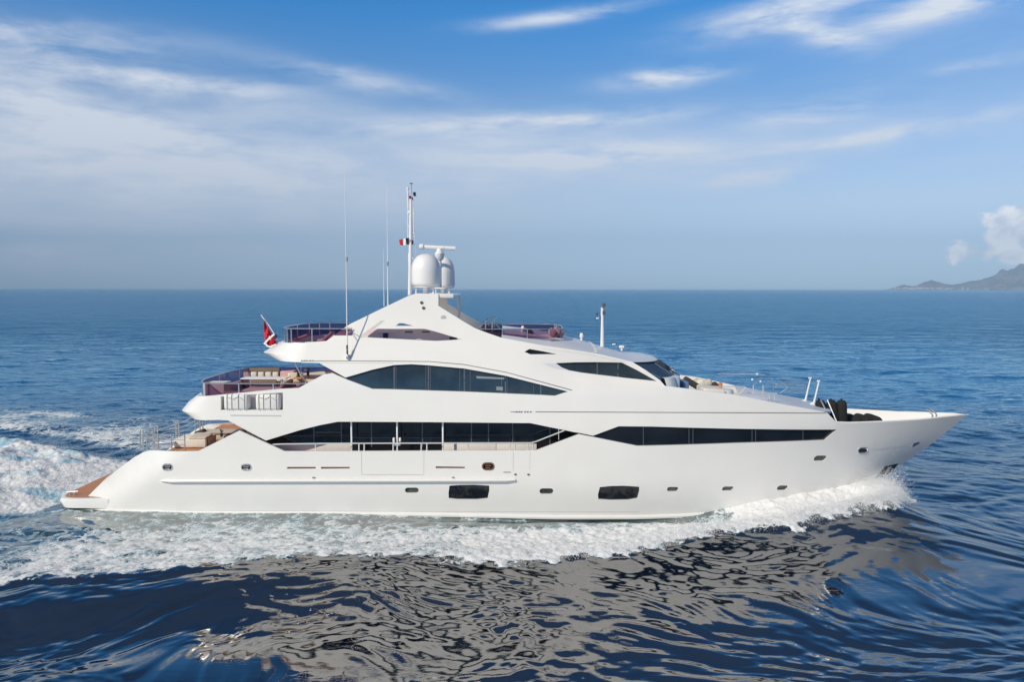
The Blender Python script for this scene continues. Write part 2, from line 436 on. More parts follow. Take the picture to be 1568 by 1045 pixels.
stem_w = [('w', x, z) for z, x in STEM[::-1]]
HULL = [(122,773),(163.4,732),(205,701),(218.5,693.6),(229,690.4),(303,691.5),(366.6,659.8),(435.5,691.5),(560,691.3),(821,690),(886.5,665.3),(976,683.3),(1000,682.9),(1130,678.8),(1263,674.2),(1281.5,658.5),(1281.5,647.6),
        (1300,648.4),(1351.6,646.7),(1410.5,643.2),(1450,638.8)] + stem_w + [(1337,738.5),(1300,749.5),(1267,753.5),(1200,765),(1160,777),(1116,787.5),(1050,793),(980,795.5),(850,796.5),(600,791),(300,789),(125,786)]
hull = skin('hull', GEL, HULL, holes_px=PH+[BIG1, BIG2]+VENTS, step=.45, th=.10, parent=Y)
for i, p in enumerate(PH):
    a = pane('porthole', PORTG if i > 2 else DARKG, p, off=-.085, parent=Y, step=.3)
    if i in (0, 1, 2, 9):
        g = G(); pts = [Vector(SV(x_, y_, .0)) for x_, y_ in p]; g.tube(pts, .035, 6, closed=True)
        if i < 3:
            cx = sum(q[0] for q in p)/len(p); cy = sum(q[1] for q in p)/len(p)
            g.tube([SV(cx-4.5, cy-1.5, -.04), SV(cx+4.5, cy-1, -.04)], .03, 6); g.tube([SV(cx-4, cy+2, -.05), SV(cx+3, cy+2, -.05)], .03, 6)
        g.build('porthole_rim', CHROME if i != 2 else BRONZE, a)
for p in (BIG1, BIG2): pane('hull_window', DARKG, p, off=-.08, parent=Y)
for p in VENTS: pane('engine_vent', BRONZE, p, off=-.07, parent=Y)
# bow details: anchor pocket, mooring slots
g = G(); skin_side(g, [S(a, b_) for a, b_ in ((1355,714.6),(1375.5,710.5),(1367,721),(1354.7,731.8),(1347,737),(1338,734.8),(1345,727))], [], .3, .03, 1, off=.012)
pocket = g.build('anchor_pocket', BOOT, Y)
g = G(); g.tube([SV(1352,733,.04), SV(1357,724,.05), SV(1362,717,.04)], [.05,.06,.05], 8); g.tube([SV(1346,733,.04), SV(1352,733.5,.06), SV(1358,730,.04)], .04, 8); g.build('anchor', CHROME, pocket)
g = G(); ribbon(g, [(1334,688.3),(1361,686.6)], .8, .01); ribbon(g, [(1368,685.6),(1390,682.4)], .8, .01); pieces(g, 'mooring_slot', GEL, Y)
g = G(); skin_side(g, [S(a, b_) for a, b_ in ((1396,684.6),(1399,679),(1408,676.8),(1407,680),(1400,684))], [], .2, .02, 1, off=.01); g.build('fairlead', MATS['polished_steel'], Y)
# rub rails
g = G(); pts = [SV(x_, 736.9-.002*(x_-246), .03) for x_ in range(246, 790, 16)]+[SV(789, 735.6, .02)]
g.tube(pts, [.03]+[.085]*(len(pts)-2)+[.05], 8, sq=1.5); pts2 = [(p[0], p[1]+.12*0, p[2]-.06) for p in pts]; g.build('rub_rail', GEL, Y)
g = G(); pts = [SV(x_, y_, .015) for x_, y_ in [(118,782)]+[(q, lerp([(125,783.5),(300,786),(600,788),(850,793),(980,793),(1050,790.5),(1116,785.5)], q)) for q in range(130, 1117, 24)]]
g.tube(pts, [.02]+[.10]*(len(pts)-3)+[.06, .02], 8, sq=.9); g.build('spray_rail', GEL, Y)
g = G()
ribbon(g, [(553.6,691.4),(553.8,727.6),(649,727.4),(649.2,691.4)], .35); ribbon(g, [(786,693),(786,722)], .3); ribbon(g, [(812,693),(811,720)], .25)
ribbon(g, [(0+250,782),(560,783.6),(980,785)], .35); pieces(g, 'panel_seam', LINE2, Y)
g = G(); ribbon(g, [(787.5,727.2),(791,727.2)], 1.2, .02); ribbon(g, [(807.5,727.4),(811,727.4)], 1.2, .02); ribbon(g, [(771,723.7),(782,723.8)], .5, .01); ribbon(g, [(478,732),(483,732)], .7, .02); ribbon(g, [(692,731.8),(696,731.8)], .7, .02)
pieces(g, 'drain_fitting', LINE, Y)
# underbody
g = G(); rows = []
CH = [(126,788.5),(200,789),(300,789.5),(450,790.5),(600,791.5),(850,797),(980,796.5),(1050,793.5),(1116,788.2),(1160,777.7),(1200,765.6),(1267,754),(1300,750),(1337,739)]
for a, b_ in CH:
    x, z = S(a, b_, -.02); w = max(.03, wf(x, z)-.03); z += .02; d = min(1, w/2.5)
    half = [(x, -w, z), (x, -max(w-.12, w*.9), z-.3*d), (x, -w*.5, z-.9*d), (x, 0, z-1.5*d)]
    rows.append(half+[(p[0], -p[1], p[2]) for p in half[::-1][1:]])
g.grid(rows); g.add(rows[0], [tuple(range(len(rows[0])))], 0, False); g.build('underbody', BOOT, Y, angle=60)
# superstructure skin
SUP = [('w', X0B, zpx(X0B, 643.6, 3.95)),(349.4,644.3),(407,675.2),(432,667.5),(460,659),(490,651.5),(517.4,646.3),(660,647),(812,648.4),(880,662.4),(888,663.6),(908,667.8),(947.3,653.3),(1000,653.7),(1281.5,658.3),(1281.5,647.6),(1266.5,632.6),(1259,630.5),
       (1222,623.6),(1185,617),(1126,605),(1063,597),(1018,591.2),(1011,583),(990,568),(968,554.4),(940,547.6),(915,541.8),(872,535),(830,529),(800,523.4),(768,517.6),(748,510.8),(727.8,503.2),(710,493),(695.7,484),(671,468.5),(671.5,450),(638,449.4),(626,453),(584,473),(533.6,497.6),(500,522.4),
       ('w', X0C, zpx(X0C, 525.0, 3.1)),('w', X0C, zpx(X0C, 555.5, 3.5)),(487.7,555.8),(529,578.6),(570,566.5),(603,559.4),(630,558.2),(656.8,559.8),(710,564.6),(774.7,576),(869.8,600),(849.7,606.6),(828,605.3),(710,600.2),(603,596.7),(569.8,596),(531,581.6),(508.8,571.8),(495,574),(457,594.6),(429,596)]
SUP += [('w', X0B, zpx(X0B, 605.6, 3.85))]
ARCH1 = [(550,516.4),(567,503.4),(583.5,491.2),(590,491),(573.5,503.6),(600,503.9),(650,503.8),(667.5,508.2),(690,515),(707.7,519.9),(690,521.2),(668,522.4),(620,520)]
ARCH2 = [(605.5,499.5),(611,495),(616,495),(633.5,499.4)]
WHEEL = [(850.9,556.4),(880,555.2),(910,554.9),(952,555.6),(975,567),(1005.5,584.2),(960,579.5),(917.4,574.4),(890,571),(871.5,567.6),(860,563)]
SLOT = [(803,539),(810.7,534.8),(830,538),(853,542.8),(812,543)]
sup = skin('superstructure', GEL, SUP, holes_px=[WHEEL, SLOT, [(338,607.5),(385,604.5),(433,601.5),(433,628.3),(338,628.3)]], both_holes=[ARCH1, ARCH2], step=.42, th=.14, parent=Y)
# aft overhangs
zt = zpx(X0B, 605.6, 3.85); zb = zpx(X0B, 643.6, 3.95)
def autor(rows, X0):
    o = []
    for a, b_ in zip(rows, rows[1:]):
        for i in range(4): q_ = tuple(a[j]+(b_[j]-a[j])*i/4 for j in range(3)); o.append((*q_, wf(X0+.01, q_[1])))
    return o+[(*rows[-1], wf(X0+.01, rows[-1][1]))]
g = G(); ringslab(g, [(4.18, zb, -14.75, 3.62), *autor([(4.2, zb, -14.95), (4.52, 4.6, -15.55), (4.9, 5.0, -15.2), (5.22, zt, -14.72)], X0B), (5.22, zt, -14.66, wf(X0B, zt)-.06), (5.22, zt, -14.5, wf(-13, 5.3)-.2), (4.86, 4.86, -14.45, wf(-13, 5.3)-.24)], X0B+.01, 3.2); g.build('upper_deck_overhang', GEL, Y, angle=38)
zt2 = zpx(X0C, 525, 3.1); zb2 = zpx(X0C, 555.5, 3.5)
g = G(); ringslab(g, [(6.83, zb2, -11.0, wf(-10, 6.85)-.12), *autor([(6.86, zb2+.005, -11.15), (7.15, 7.2, -11.85), (7.64, zt2, -11.0)], X0C), (7.64, zt2, -10.92, wf(X0C, zt2)-.06), (7.64, zt2, -10.75, wf(-10, 7.7)-.2), (7.22, 7.22, -10.7, wf(-10, 7.7)-.24)], X0C+.01, 3.2); g.build('flybridge_overhang', GEL, Y, angle=38)
# decks and floors
def slab(name, m_, x0, x1, zlo, zhi, inset=.06, n=18, zfun=None):
    g = G(); xs = [x0+(x1-x0)*i/n for i in range(n+1)]; rows = []
    for x in xs:
        a = max(.02, wf(x, zhi)-inset); b_ = max(.02, wf(x, zlo)-inset); rows.append([(x, -a, zhi), (x, a, zhi), (x, b_, zlo), (x, -b_, zlo)])
    g.grid(rows, close=True, smooth=False); g.add(rows[0], [(0,1,2,3)], 0, False); g.add(rows[-1], [(3,2,1,0)], 0, False); return g.build(name, m_, Y)
slab('main_deck', TEAK, -15.75, 3.6, 2.1, 2.18, .11)
slab('aft_cockpit_floor', TEAK, -15.85, -9.0, 2.45, 2.68, .11)
slab('upper_deck', TEAK, X0B, -7.2, zb+.03, 4.86, .62)
slab('upper_deck_ceiling', GEL, -7.2, 3.2, 4.33, 4.45, .15)
slab('flybridge_deck', GEL2, X0C, .2, zb2+.02, 7.22, .15)
# transom and platform
g = G(); rows = []
for x, z in ((-15.84, 2.66), (-15.95, 2.3), (-17.2, 1.9), (-18.3, .95), (-19.0, .60)):
    w = wf(x, z)-.12; rows.append([(x, w*(2*j/10-1), z) for j in range(11)])
g.grid(rows); g.build('transom', GEL, Y, angle=50)
g = G(); W_ = 3.52; ringslab(g, [(.02, .02, -20.4, W_-.3), (.10, .10, -20.85, W_), (.38, .38, -21.0, W_+.03), (.52, .52, -20.95, W_), (.55, .55, -20.86, W_-.08)], -18.4, 8)
plat = g.build('swim_platform', GEL, Y, angle=40)
g = G(); g.grid([[(x, y, .562) for x, y in plan(W_-.14, -18.4, -20.78, 9)], [(-18.4, y, .562) for x, y in plan(W_-.14, -18.4, -20.78, 9)]], smooth=False); g.build('teak_inlay', TEAK, plat)
g = G(); 
for yy in (-W_+.5,): g.tube([(-20.45, yy, .56), (-20.42, yy, .72)], .04); g.tube([(-20.6, yy, .72), (-20.1, yy+.05, .74)], .035); g.tube([(-20.25, yy, .56), (-20.27, yy, .72)], .04)
pieces(g, 'mooring_cleat', CHROME, plat)
# main deck house
g = G(); WG = 3.02
x1 = lambda px: PY(px, 680, -WG).x
g.box(((x1(398)+x1(905))/2, 0, 3.25), (x1(905)-x1(398), 2*WG, 2.2)); g.build('saloon_glazing', DARKG, Y)
g = G()
for a, b_ in ((398, 538), (678, 760), (760, 822)):
    for s_ in (-1, 1): g.box(((x1(a)+x1(b_))/2, s_*(WG+.03), 2.57), (x1(b_)-x1(a)-.012, .10, .86), bev=.02)
pieces(g, 'saloon_lower_wall', GEL2, Y)
g = G()
for px in (481, 523, 569, 647, 722, 748, 785, 842):
    g.box((x1(px), -WG-.008, 3.6), (.05, .02, 1.5))
g.box(((x1(483)+x1(523))/2, -WG-.006, 3.52), (x1(523)-x1(483), .02, .04)); g.box(((x1(538)+x1(678))/2, -WG-.006, 3.28), (x1(678)-x1(538), .02, .035)); pieces(g, 'saloon_mullion', MULL, Y)
for px in (538, 608, 678):
    g = G(); x = PY(px, 668, -3.72).x; g.box((x, -3.68, 3.55), (.075, .09, 2.0), bev=.02)
    if px == 608:
        g.box((x-.14, -3.75, 3.28), (.1, .16, .3), bev=.04); g.box((x+.14, -3.75, 3.33), (.1, .14, .2), bev=.04); g.box((x, -3.76, 3.1), (.32, .12, .1), bev=.04)
    g.build('side_deck_pillar', WHITEP, Y)
# flush windows
fw = pane('forward_saloon_window', DARKG, [(884,663.5),(908,665),(947,651),(1000,651),(1288,656),(1266,678),(1000,686),(976,686.5),(884,667)], off=-.09, parent=Y)
g = G()
for px in (985, 1055, 1061, 1151.5, 1157, 1229.5): ribbon(g, [(px, 654.5), (px, 683)], .45, -.084)
pieces(g, 'window_mullion', MULL, fw)
uw = pane('upper_saloon_window', BLUEG, [(505,567),(531,577),(570,563),(603,556),(657,557),(712,561.5),(776,573),(876,599),(852,609.5),(826,608.5),(708,603),(568,599),(528,584)], off=-.11, parent=Y)
g = G()
for a, b_, c_ in ((603.5,558,598),(656,559,600),(711,563,602),(774,575,605),(828,590,607)): ribbon(g, [(a, b_), (a, c_)], .9, -.105)
for a, b_, c_ in ((606.5,560,597),(652,560,599),(659,562,599),(704,566,601),(720,568,601),(768,577,604),(776.5,580,604),(817,590,605)): ribbon(g, [(a, b_), (a, c_)], .35, -.10)
pieces(g, 'window_mullion', MULL, uw)
g = G(); skin_side(g, [S(*p, -.09) for p in ((729,576.3),(772,578.8),(772,581.3),(730,580))], [], .4, .01, 1, off=-.095); skin_side(g, [S(*p, -.09) for p in ((760,592.5),(770,593),(770,598.5),(760,598))], [], .4, .01, 1, off=-.095); g.build('window_blind', mat('grey_blind', (.22,.26,.28), .8), uw)
ww = pane('wheelhouse_side_window', BLUEG, [(845,552),(955,551),(1012,588),(960,584),(865,571)], off=-.12, parent=Y)
g = G(); ribbon(g, [(914.5,554),(914.5,575)], .9, -.11); ribbon(g, [(946.5,554),(946,580)], .9, -.11); pieces(g, 'window_mullion', MULL, ww)
g = G(); skin_side(g, [S(*p, -.1) for p in ((829.7,556),(851.2,556.4),(860,563),(871.5,567.8),(853,565.4),(840,561))], [], .3, .012, 1, off=.004); g.build('window_wing_panel', ROOFM, Y)
pane('side_slot_window', DARKG, [(799,531),(858,541),(858,546),(799,546)], off=-.12, parent=Y)
# seams on the skin
g = G(); ribbon(g, [(782,631.2),(793,631.3)], .5); ribbon(g, [(820,631.2),(1000,632),(1265,633.2)], .55); ribbon(g, [(461,555.9-2.6),(540,553),(657,554),(710,558.5),(775,570.5),(876,598)], .5); pieces(g, 'styling_line', LINE, Y)
g = G(); 
for a in (790,794,797.5,803,807,811.5): ribbon(g, [(a, 631.3), (a+2.4, 631.3)], 1.1, .008)
for a in (461,465,468.5,474,478): ribbon(g, [(a, 552.6), (a+2.2, 552.6)], .8, .008)
pieces(g, 'name_lettering', LINE, Y)
g = G(); ribbon(g, [(461,556.2),(603,556.4)], .3); ribbon(g, [(830,534),(900,543),(960,556)], .15)
pieces(g, 'panel_seam', LINE2, Y)
# life raft recess lining
g = G(); zb_ = PY(385,628.3,-3.8).z; zt_ = PY(385,600,-3.8).z; xa, xb = PY(338,617,-3.8).x, PY(433,617,-3.8).x
g.box(((xa+xb)/2, -3.28, (zb_+zt_)/2-.05), (xb-xa+.1, .06, zt_-zb_)); g.box(((xa+xb)/2, -3.5, zb_-.03), (xb-xa+.1, .62, .05)); g.box((xa-.03, -3.5, (zb_+zt_)/2-.14), (.05, .5, zt_-zb_-.32)); g.box((xb+.03, -3.5, (zb_+zt_)/2-.1), (.05, .5, zt_-zb_-.24)); g.build('raft_recess', GEL, Y)
g = G(); ribbon(g, [(353,636.6),(431,637.4)], .9, .006); g.build('drain_slot', LINE2, Y)
# arch: beam joining both legs, inner wall
g = G(); xa, xb = PY(640,450,-2.3).x, PY(697,450,-2.3).x; zt3 = PY(650,449.6,-2.3).z
g.box(((xa+xb)/2-.1, 0, zt3-.12), (xb-xa+.1, 4.7, .22), bev=.06); beam = g.build('arch_beam', GEL, Y)
g = G(); g.box((xb-.12, 1.9, zt3-.75), (.14, .12, 1.1), bev=.03); g.build('arch_strut', GEL2, Y)
g = G()
for px, py in ((645.5,463.6),(648.5,471.8)): g.lathe([(0,0),(.07,0),(.07,.05),(0,.06)], SV(px, py, 0), 12, M=Matrix.Rotation(R(90), 3, 'X'))
pieces(g, 'deck_light', LINE, Y)
g = G(); g.lathe([(0,0),(.13,0),(.13,.015),(0,.02)], SV(679, 487.3, 0), 16, M=Matrix.Rotation(R(90), 3, 'X')); g.build('speaker_grille', MATS['faint_panel_line'], Y)
# flybridge roof / wheelhouse roof
g = G(); edge = []
for px, py, cr in ((768,518.2,.42),(785,521,.44),(800,524,.48),(830,529.6,.52),(850,532.4,.50),(872,535.6,.44),(895,539,.36),(915,542.3,.28),(940,548,.22),(955,551.5,.2),(968,555,.18)):
    x, z = S(px, py); edge.append((x, wf(x, z)-.02, z, cr))
xe, we, ze, _ = edge[-1]
ROOF_FRONT = [(xe, we, ze)]
for k_ in range(1, 9):
    a = R(90*k_/8); edge.append((xe+1.55*math.sin(a)**.9, we*math.cos(a)**.75+.001, ze-.02*k_/8, .18*math.cos(a))); ROOF_FRONT.append(edge[-1][:3])
deckspan(g, edge, pw=2.2, n=24); rf = g.build('wheelhouse_roof', ROOFM, Y, angle=60)
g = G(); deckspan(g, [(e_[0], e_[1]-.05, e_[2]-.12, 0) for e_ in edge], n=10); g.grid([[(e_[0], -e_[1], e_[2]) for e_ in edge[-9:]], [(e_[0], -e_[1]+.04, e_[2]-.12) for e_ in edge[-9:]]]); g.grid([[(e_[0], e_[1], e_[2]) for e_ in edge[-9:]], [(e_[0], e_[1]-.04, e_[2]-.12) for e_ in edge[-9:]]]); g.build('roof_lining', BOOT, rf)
g = G(); x, z = S(912, 541.5); rows = [[(x+dx, (wf(x, z)-.1)*(2*j/16-1), z+.02+.27*(1-abs(2*j/16-1)**2.2)) for j in range(17)] for dx in (0, .12)]; g.grid(rows); g.build('roof_seam', WHITEP, rf)
# windscreen
g = G(); top = []; bot = []
bx, bz = S(1014, 583)
for k_ in range(0, 9):
    rx, rw, rz_ = ROOF_FRONT[k_]; top.append((rx-.05, rw*.97, rz_-.05))
    a = R(90*k_/8); bot.append((bx+.95*math.sin(a), (wf(bx, bz)-.12)*math.cos(a)**.8, bz+.12))
tp = [(a, -b_, c_) for a, b_, c_ in top]+[(a, b_, c_) for a, b_, c_ in top[::-1][1:]]
bt = [(a, -b_, c_) for a, b_, c_ in bot]+[(a, b_, c_) for a, b_, c_ in bot[::-1][1:]]
mid = [tuple((u+v)/2 for u, v in zip(p, q)) for p, q in zip(tp, bt)]
g.grid([tp, mid, bt]); ws = g.build('windscreen', WGLASS, Y); g = G(); g.grid([bt, [(a+.10, b_*1.03, c_-.03) for a, b_, c_ in bt], [(a+.25, b_*1.03, c_-.5) for a, b_, c_ in bt]]); g.build('windscreen_base', GEL, Y)
g = G()
for i in (4, 6, 10, 12): g.tube([Vector(tp[i])+Vector((.05,0,.03)), Vector(bt[i])+Vector((.05,0,.03))], .035, 6)
pieces(g, 'windscreen_pillar', BOOT, ws)
g = G()
for i in (5, 8, 11): a = Vector(bt[i])+Vector((.1,-.1,.05)); b_ = Vector(tp[i-1])*.6+Vector(bt[i-1])*.4+Vector((.1,0,.06)); g.tube([a, b_], .022, 5); g.tube([b_+Vector((-.2,.1,.16)), b_+Vector((.25,-.1,-.2))], .022, 5)
pieces(g, 'windscreen_wiper', BLACK, ws)
# foredeck
ED = [(1005,588),(1018,591.2),(1040,594),(1063,597),(1095,600.8),(1126,605),(1155,610.8),(1185,617),(1222,623.6),(1259,630.5)]
E3 = [S(a, b_) for a, b_ in ED]
g = G(); deckspan(g, [(x, wf(x, z)-.16, z-.42, .05) for x, z in E3[1:8]], n=8); g.build('foredeck_well', GEL, Y)
g = G(); ed = [(E3[7][0]-.6, .3, E3[7][1]-.1, .02)]+[(x, wf(x, z)-.1, z-.0, .10) for x, z in E3[7:]]
x, w, z, c_ = ed[-1]; ed += [(x+.25*k_, w*math.cos(R(15*k_))**.7, z-.03*k_, .09*math.cos(R(15*k_))) for k_ in range(1, 7)]
deckspan(g, ed, pw=4, n=16); g.grid([[(e_[0], s_*e_[1], e_[2]) for e_ in ed[-7:]] for s_ in (1,)]+[[(e_[0]-.1, e_[1]-.03, e_[2]-.14) for e_ in ed[-7:]]]); g.grid([[(e_[0], -e_[1], e_[2]) for e_ in ed[-7:]], [(e_[0]-.1, -e_[1]+.03, e_[2]-.14) for e_ in ed[-7:]]]); g.build('foredeck_platform', mat('foredeck_shade_grey', (.55,.60,.70), .5), Y, angle=50)  # bluish shading of the platform top is painted into its base colour
g = G(); xs = [13.4+i*.5 for i in range(18)]; deckspan(g, [(x, max(.01, wf(x, 3.3)-.1), 3.25) for x in xs if xstem(3.3)-x > .1], n=8); g.build('bow_deck', GEL, Y)
# forward bulkhead closing the coach roof
g = G(); x = E3[-1][0]-.15; w = wf(x, 3.3)-.16; g.box((x, 0, 3.85), (.1, 2*w, 1.15), bev=.04); g.build('foredeck_bulkhead', GEL, Y)
# sheer cap rail
g = G(); pts = []
for a, b_ in ((1282,647.8),(1300,648.4),(1325,647.7),(1351.6,646.7),(1380,645.2),(1410.5,643.2),(1450,638.8),(1470,636.6)): x, z = S(a, b_); pts.append((x, -wf(x, z)+.06, z))
pts.append((STEM[-1][1]-.02, 0, SHEER)); pts += [(a, -b_, c_) for a, b_, c_ in pts[::-1][1:]]; g.tube(pts, .05, 6, sq=.5); g.build('sheer_cap', GEL, Y)
g = G()
for s_ in (1,):
    g.tube([PY(1306,626.5,2.3) if s_ > 0 else (14.8,-2.3,3.8), PY(1340,628,2.0) if s_ > 0 else (17,-1.9,3.8), PY(1400,632.2,1.35) if s_ > 0 else (19,-1.2,3.8)], .035, 6)
pieces(g, 'bulwark_grab_rail', CHROME, Y)
g = G()
for a in (1427, 1433): p = PY(a, 640, .3); g.tube([p+Vector((0,0,-.2)), p+Vector((0,0,.25)), p+Vector((-.1,.2,.36)), p+Vector((-.25,.5,.40))], .025, 6)
pieces(g, 'bow_hoop', CHROME, Y)
# mooring posts of the fender rack: slanted steel bars
g = G(); g.tube([PY(1257,613,-1.9), PY(1270,640,-2.0)], .035); g.tube([PY(1267,613,-1.9), PY(1281,646,-2.3)], .035); pieces(g, 'fender_rack_bar', CHROME, Y)
# ---- glass balustrades
def balustrade(path, zb_, zt_, posts, far_posts=()):
    root = G(); a = [(x, y, zb_(x) if callable(zb_) else zb_) for x, y in path]; b_ = [(x, y, zt_) for x, y in path]
    root.grid([a, b_]); o = root.build('glass_balustrade', PURPLE, Y, angle=60)
    g = G(); g.tube(b_, .028, 6); g.build('top_rail', CHROME, o)
    for px in posts:
        x, y = px; zz = zb_(x) if callable(zb_) else zb_; g = G(); g.tube([(x, y-.02, zz-.02), (x, y-.02, zt_)], .03, 6); g.build('post', CHROME, o)
    return o
zfb = lambda x: 5.2+(zt-5.2)*(x+14.75)/(X0B+14.75) if x < X0B else lerp([(X0B, zt), (-10.2, zpx(-10.2, 596, 3.8)), (-9.3, zpx(-9.3, 594.8, 3.8))], x)
pl_ = plan(3.66, X0B, -14.55, 3.0); near = [(-9.2, -3.66), (-10.5, -3.68)]; path = near+pl_+[(a, -b_) for a, b_ in near[::-1]]+[(-7.4, 3.6)]
ztb = PY(330, 587.6, -3.66).z
balustrade(path, zfb, ztb, [(PY(365.8,595,-3.66).x, -3.66), (PY(418.5,595,-3.66).x, -3.66)]+[pl_[i] for i in (14, 19, 23, 26)]+[(-11.5, 3.66), (-9.6, 3.66)])
g = G(); g.tube([(pl_[9][0], pl_[9][1], 5.2), (pl_[9][0], pl_[9][1], ztb)], .03, 6); g.build('balustrade_end_post', CHROME, Y)
wf2 = wf(-10, 7.7)-.12
zt4 = PY(450, 503.5, -wf2).z; pl2 = plan(wf2, X0C, -10.85, 3.2)
balustrade([(-7.3, -wf2)]+pl2+[(-7.3, wf2), (-6.2, wf2)], lambda x: 7.6 if x < -10.2 else 7.72, zt4, [(PY(477.8,512,-wf2).x, -wf2)]+[pl2[i] for i in (3, 15, 20, 24, 27)]+[(-8.2, wf2)])
# forward flybridge screen
wf3 = 2.55; zt5 = PY(800, 504.4, -wf3).z; pl3 = [(-a, b_) for a, b_ in plan(wf3, -1.2, -2.45, 3.4)]
balustrade([(-1.6, -wf3)]+pl3+[(-1.6, wf3)], 7.85, zt5, [(PY(769.5,510,-wf3).x, -wf3), (PY(807.5,510,-wf3).x, -wf3), (PY(840.5,510,-wf3).x, -wf3), (2.3, -1.6), (2.3, 1.6)])
g = G(); 
for s_ in (-1, 1):
    a = PY(731, 503, -2.5); a = Vector((a.x, s_*2.5, a.z)); b_ = Vector((PY(745,492,-2.5).x, s_*2.4, PY(745,492,-2.5).z)); c_ = Vector((b_.x+.35, s_*2.3, b_.z-.05)); d_ = Vector((c_.x+.35, s_*2.3, c_.z-.4))
    g.tube([a, b_, c_, d_], .026, 6); g.tube([b_+Vector((-.05,0,0)), b_+Vector((-.05,0,-.45))], .024, 6); g.tube([c_+Vector((-.1,0,0)), c_+Vector((-.1,0,-.45))], .024, 6)
pieces(g, 'stair_handrail', CHROME, Y)
# inner coaming / furniture wall seen through arch opening
g = G(); xa, xb = PY(562,510,-2.2).x, PY(700,510,-2.2).x
g.box(((xa+xb)/2, -1.95, 7.70), (xb-xa, .08, 1.1), bev=.02); g.box((PY(595,500,-1.9).x, -1.95, 8.1), (1.0, .3, .06)); bar = g.build('flybridge_bar', PINKW, Y)
g = G(); 
for px in (626, 652): p = PY(px, 508.5, -2.0); g.box(p+Vector((0, -.0, 0)), (.36, .05, .07))
g.box((PY(694,519,-2).x, -2.0, 7.75), (.35,.06,.25)); pieces(g, 'bar_vent', LINE, bar)
g = G(); p = PY(614, 502.5, -1.6); g.lathe([(0,-.02),(.3,-.02),(.33,.05),(.22,.12),(0,.15)], p, 18); g.build('bar_sink_cover', GEL2, bar)
g = G(); g.box((PY(591,513,-1.9).x, -2.0, 7.7), (.22, .16, .7)); g.build('bar_door_gap', MATS['navy_flag_cloth'], bar)
# curved overhang stay
g = G(); pts = [PY(a, b_, -3.2) for a, b_ in ((452.5,556),(456,565),(461,574),(466,581.5),(472,588))]; g.tube(pts, .04, 6); g.build('overhang_stay', CHROME, Y)
# ---- side deck rail
STEELW = mat('satin_steel', (.86, .85, .83), .5, metal=.6)
def px_rail(name, rail_px, posts_px, wy, r_=.031, mid=()):
    g = G(); g.tube([PY(a, b_, -wy) for a, b_ in rail_px], r_, 6); o = g.build(name, STEELW, Y)
    for a, y0, y1 in posts_px:
        g = G(); g.tube([PY(a, y0, -wy), PY(a, y1, -wy)], r_, 6); g.build('post', STEELW, o)
    for m_ in mid: g = G(); g.tube([PY(a, b_, -wy) for a, b_ in m_], .014, 5); g.build('mid_wire', CHROME, o)
    return o
px_rail('side_deck_rail', [(418,681.2),(430,680.6),(500,679.6),(812,678.8),(820,677),(864,659.8)], [(a, 679.5, 691) for a in (483.2,549.7,557.7,602,608.5,645,653.6,716.6,780.6,788.6,808,816)], 3.93)
px_rail('bulwark_grab_rail', [(855.5,657),(855.5,674)], [], 3.93, .015)
# ---- stern rail around the aft cockpit edge
prof = [(-14.9,-3.42),(-15.9,-3.44),(-16.5,-3.36),(-16.78,-3.1),(-16.72,-2.6),(-16.5,-1.4),(-16.4,0),(-16.5,1.4),(-16.7,2.6),(-16.4,3.4),(-15.4,3.55),(-13.8,3.6)]
sr = None
for k_, zz in enumerate((3.5, 3.25, 3.02)):
    g = G(); g.tube([(x, y, zz-.07*(1 if x < -16.5 and y < -3 else 0)*0) for x, y in prof], .026 if k_ == 0 else .015, 6)
    sr = g.build('stern_rail', CHROME, Y) if k_ == 0 else (g.build('mid_rail', CHROME, sr) and sr)
for x, y, z0 in ((-16.78,-3.1,2.5),(-16.1,-3.42,2.85),(-15.5,-3.43,2.9),(-14.9,-3.42,2.9),(-16.4,1.4,2.7),(-15.4,3.55,2.9),(-16.72,-2.6,2.6)):
    g = G(); g.tube([(x, y, z0-.25), (x, y, 3.5)], .028, 6); g.build('post', CHROME, sr)
for px, y0, y1, yy in ((217,660,687,-3.0),(239,652.5,685,-1.8),(271.7,646,675,-.6),(308.5,644,660,1.6)):
    g = G()
    for d_ in (-2.1, 2.1): g.tube([PY(px+d_, y1+2, yy), PY(px+d_, y0, yy)], .034, 8)
    g.build('boarding_pole', CHROME, sr)
g = G(); q = [(PZ(a, b_, 3.3)) for a, b_ in ((247,681),(264,680.5),(271,673),(256,674))]
p0 = PY(256, 677, -2.6); g.box(p0, (.75, .6, .05), bev=.02); 
for dx in (-.3, .3): g.tube([p0+Vector((dx,-.2,0)), p0+Vector((dx,-.2,-.5))], .025, 6)
g.build('gate_table', WHITEP, sr)
# ---- foredeck rails
px_rail('foredeck_rail', [(1069,592.5),(1080,592),(1140,592.6),(1143,593.5),(1131,605)], [(1069,592.5,597)], 3.3, .025)
px_rail('foredeck_rail', [(1131,605),(1139,602.5),(1180,602.2),(1190,603)], [(1178,602,613),(1186,605,613),(1168.5,590,607),(1153.5,590,602)], 3.0, .022)
g = G()
for a, b_, c_, d_ in ((1154,590,1170,574.5),(1169,594,1184,580),(1183,597,1196,584),(1196,584,1206,594),(1206,594,1194,603),(1170,574.5,1184,580),(1096,581,1106,572.5)): g.tube([PY(a, b_, .8), PY(c_, d_, .9)], .02, 5)
for a, b_, c_ in ((1189,1233,580),(1200,1233,584.5),(1181,1233,588),(1200,1234,593),(1198,1235,597.5),(1209,1238,601.5)): g.tube([PY(a, c_, 1.2), PY(b_, c_+.4, 1.2)], .016, 5)
g.build('foredeck_rail', CHROME, Y)
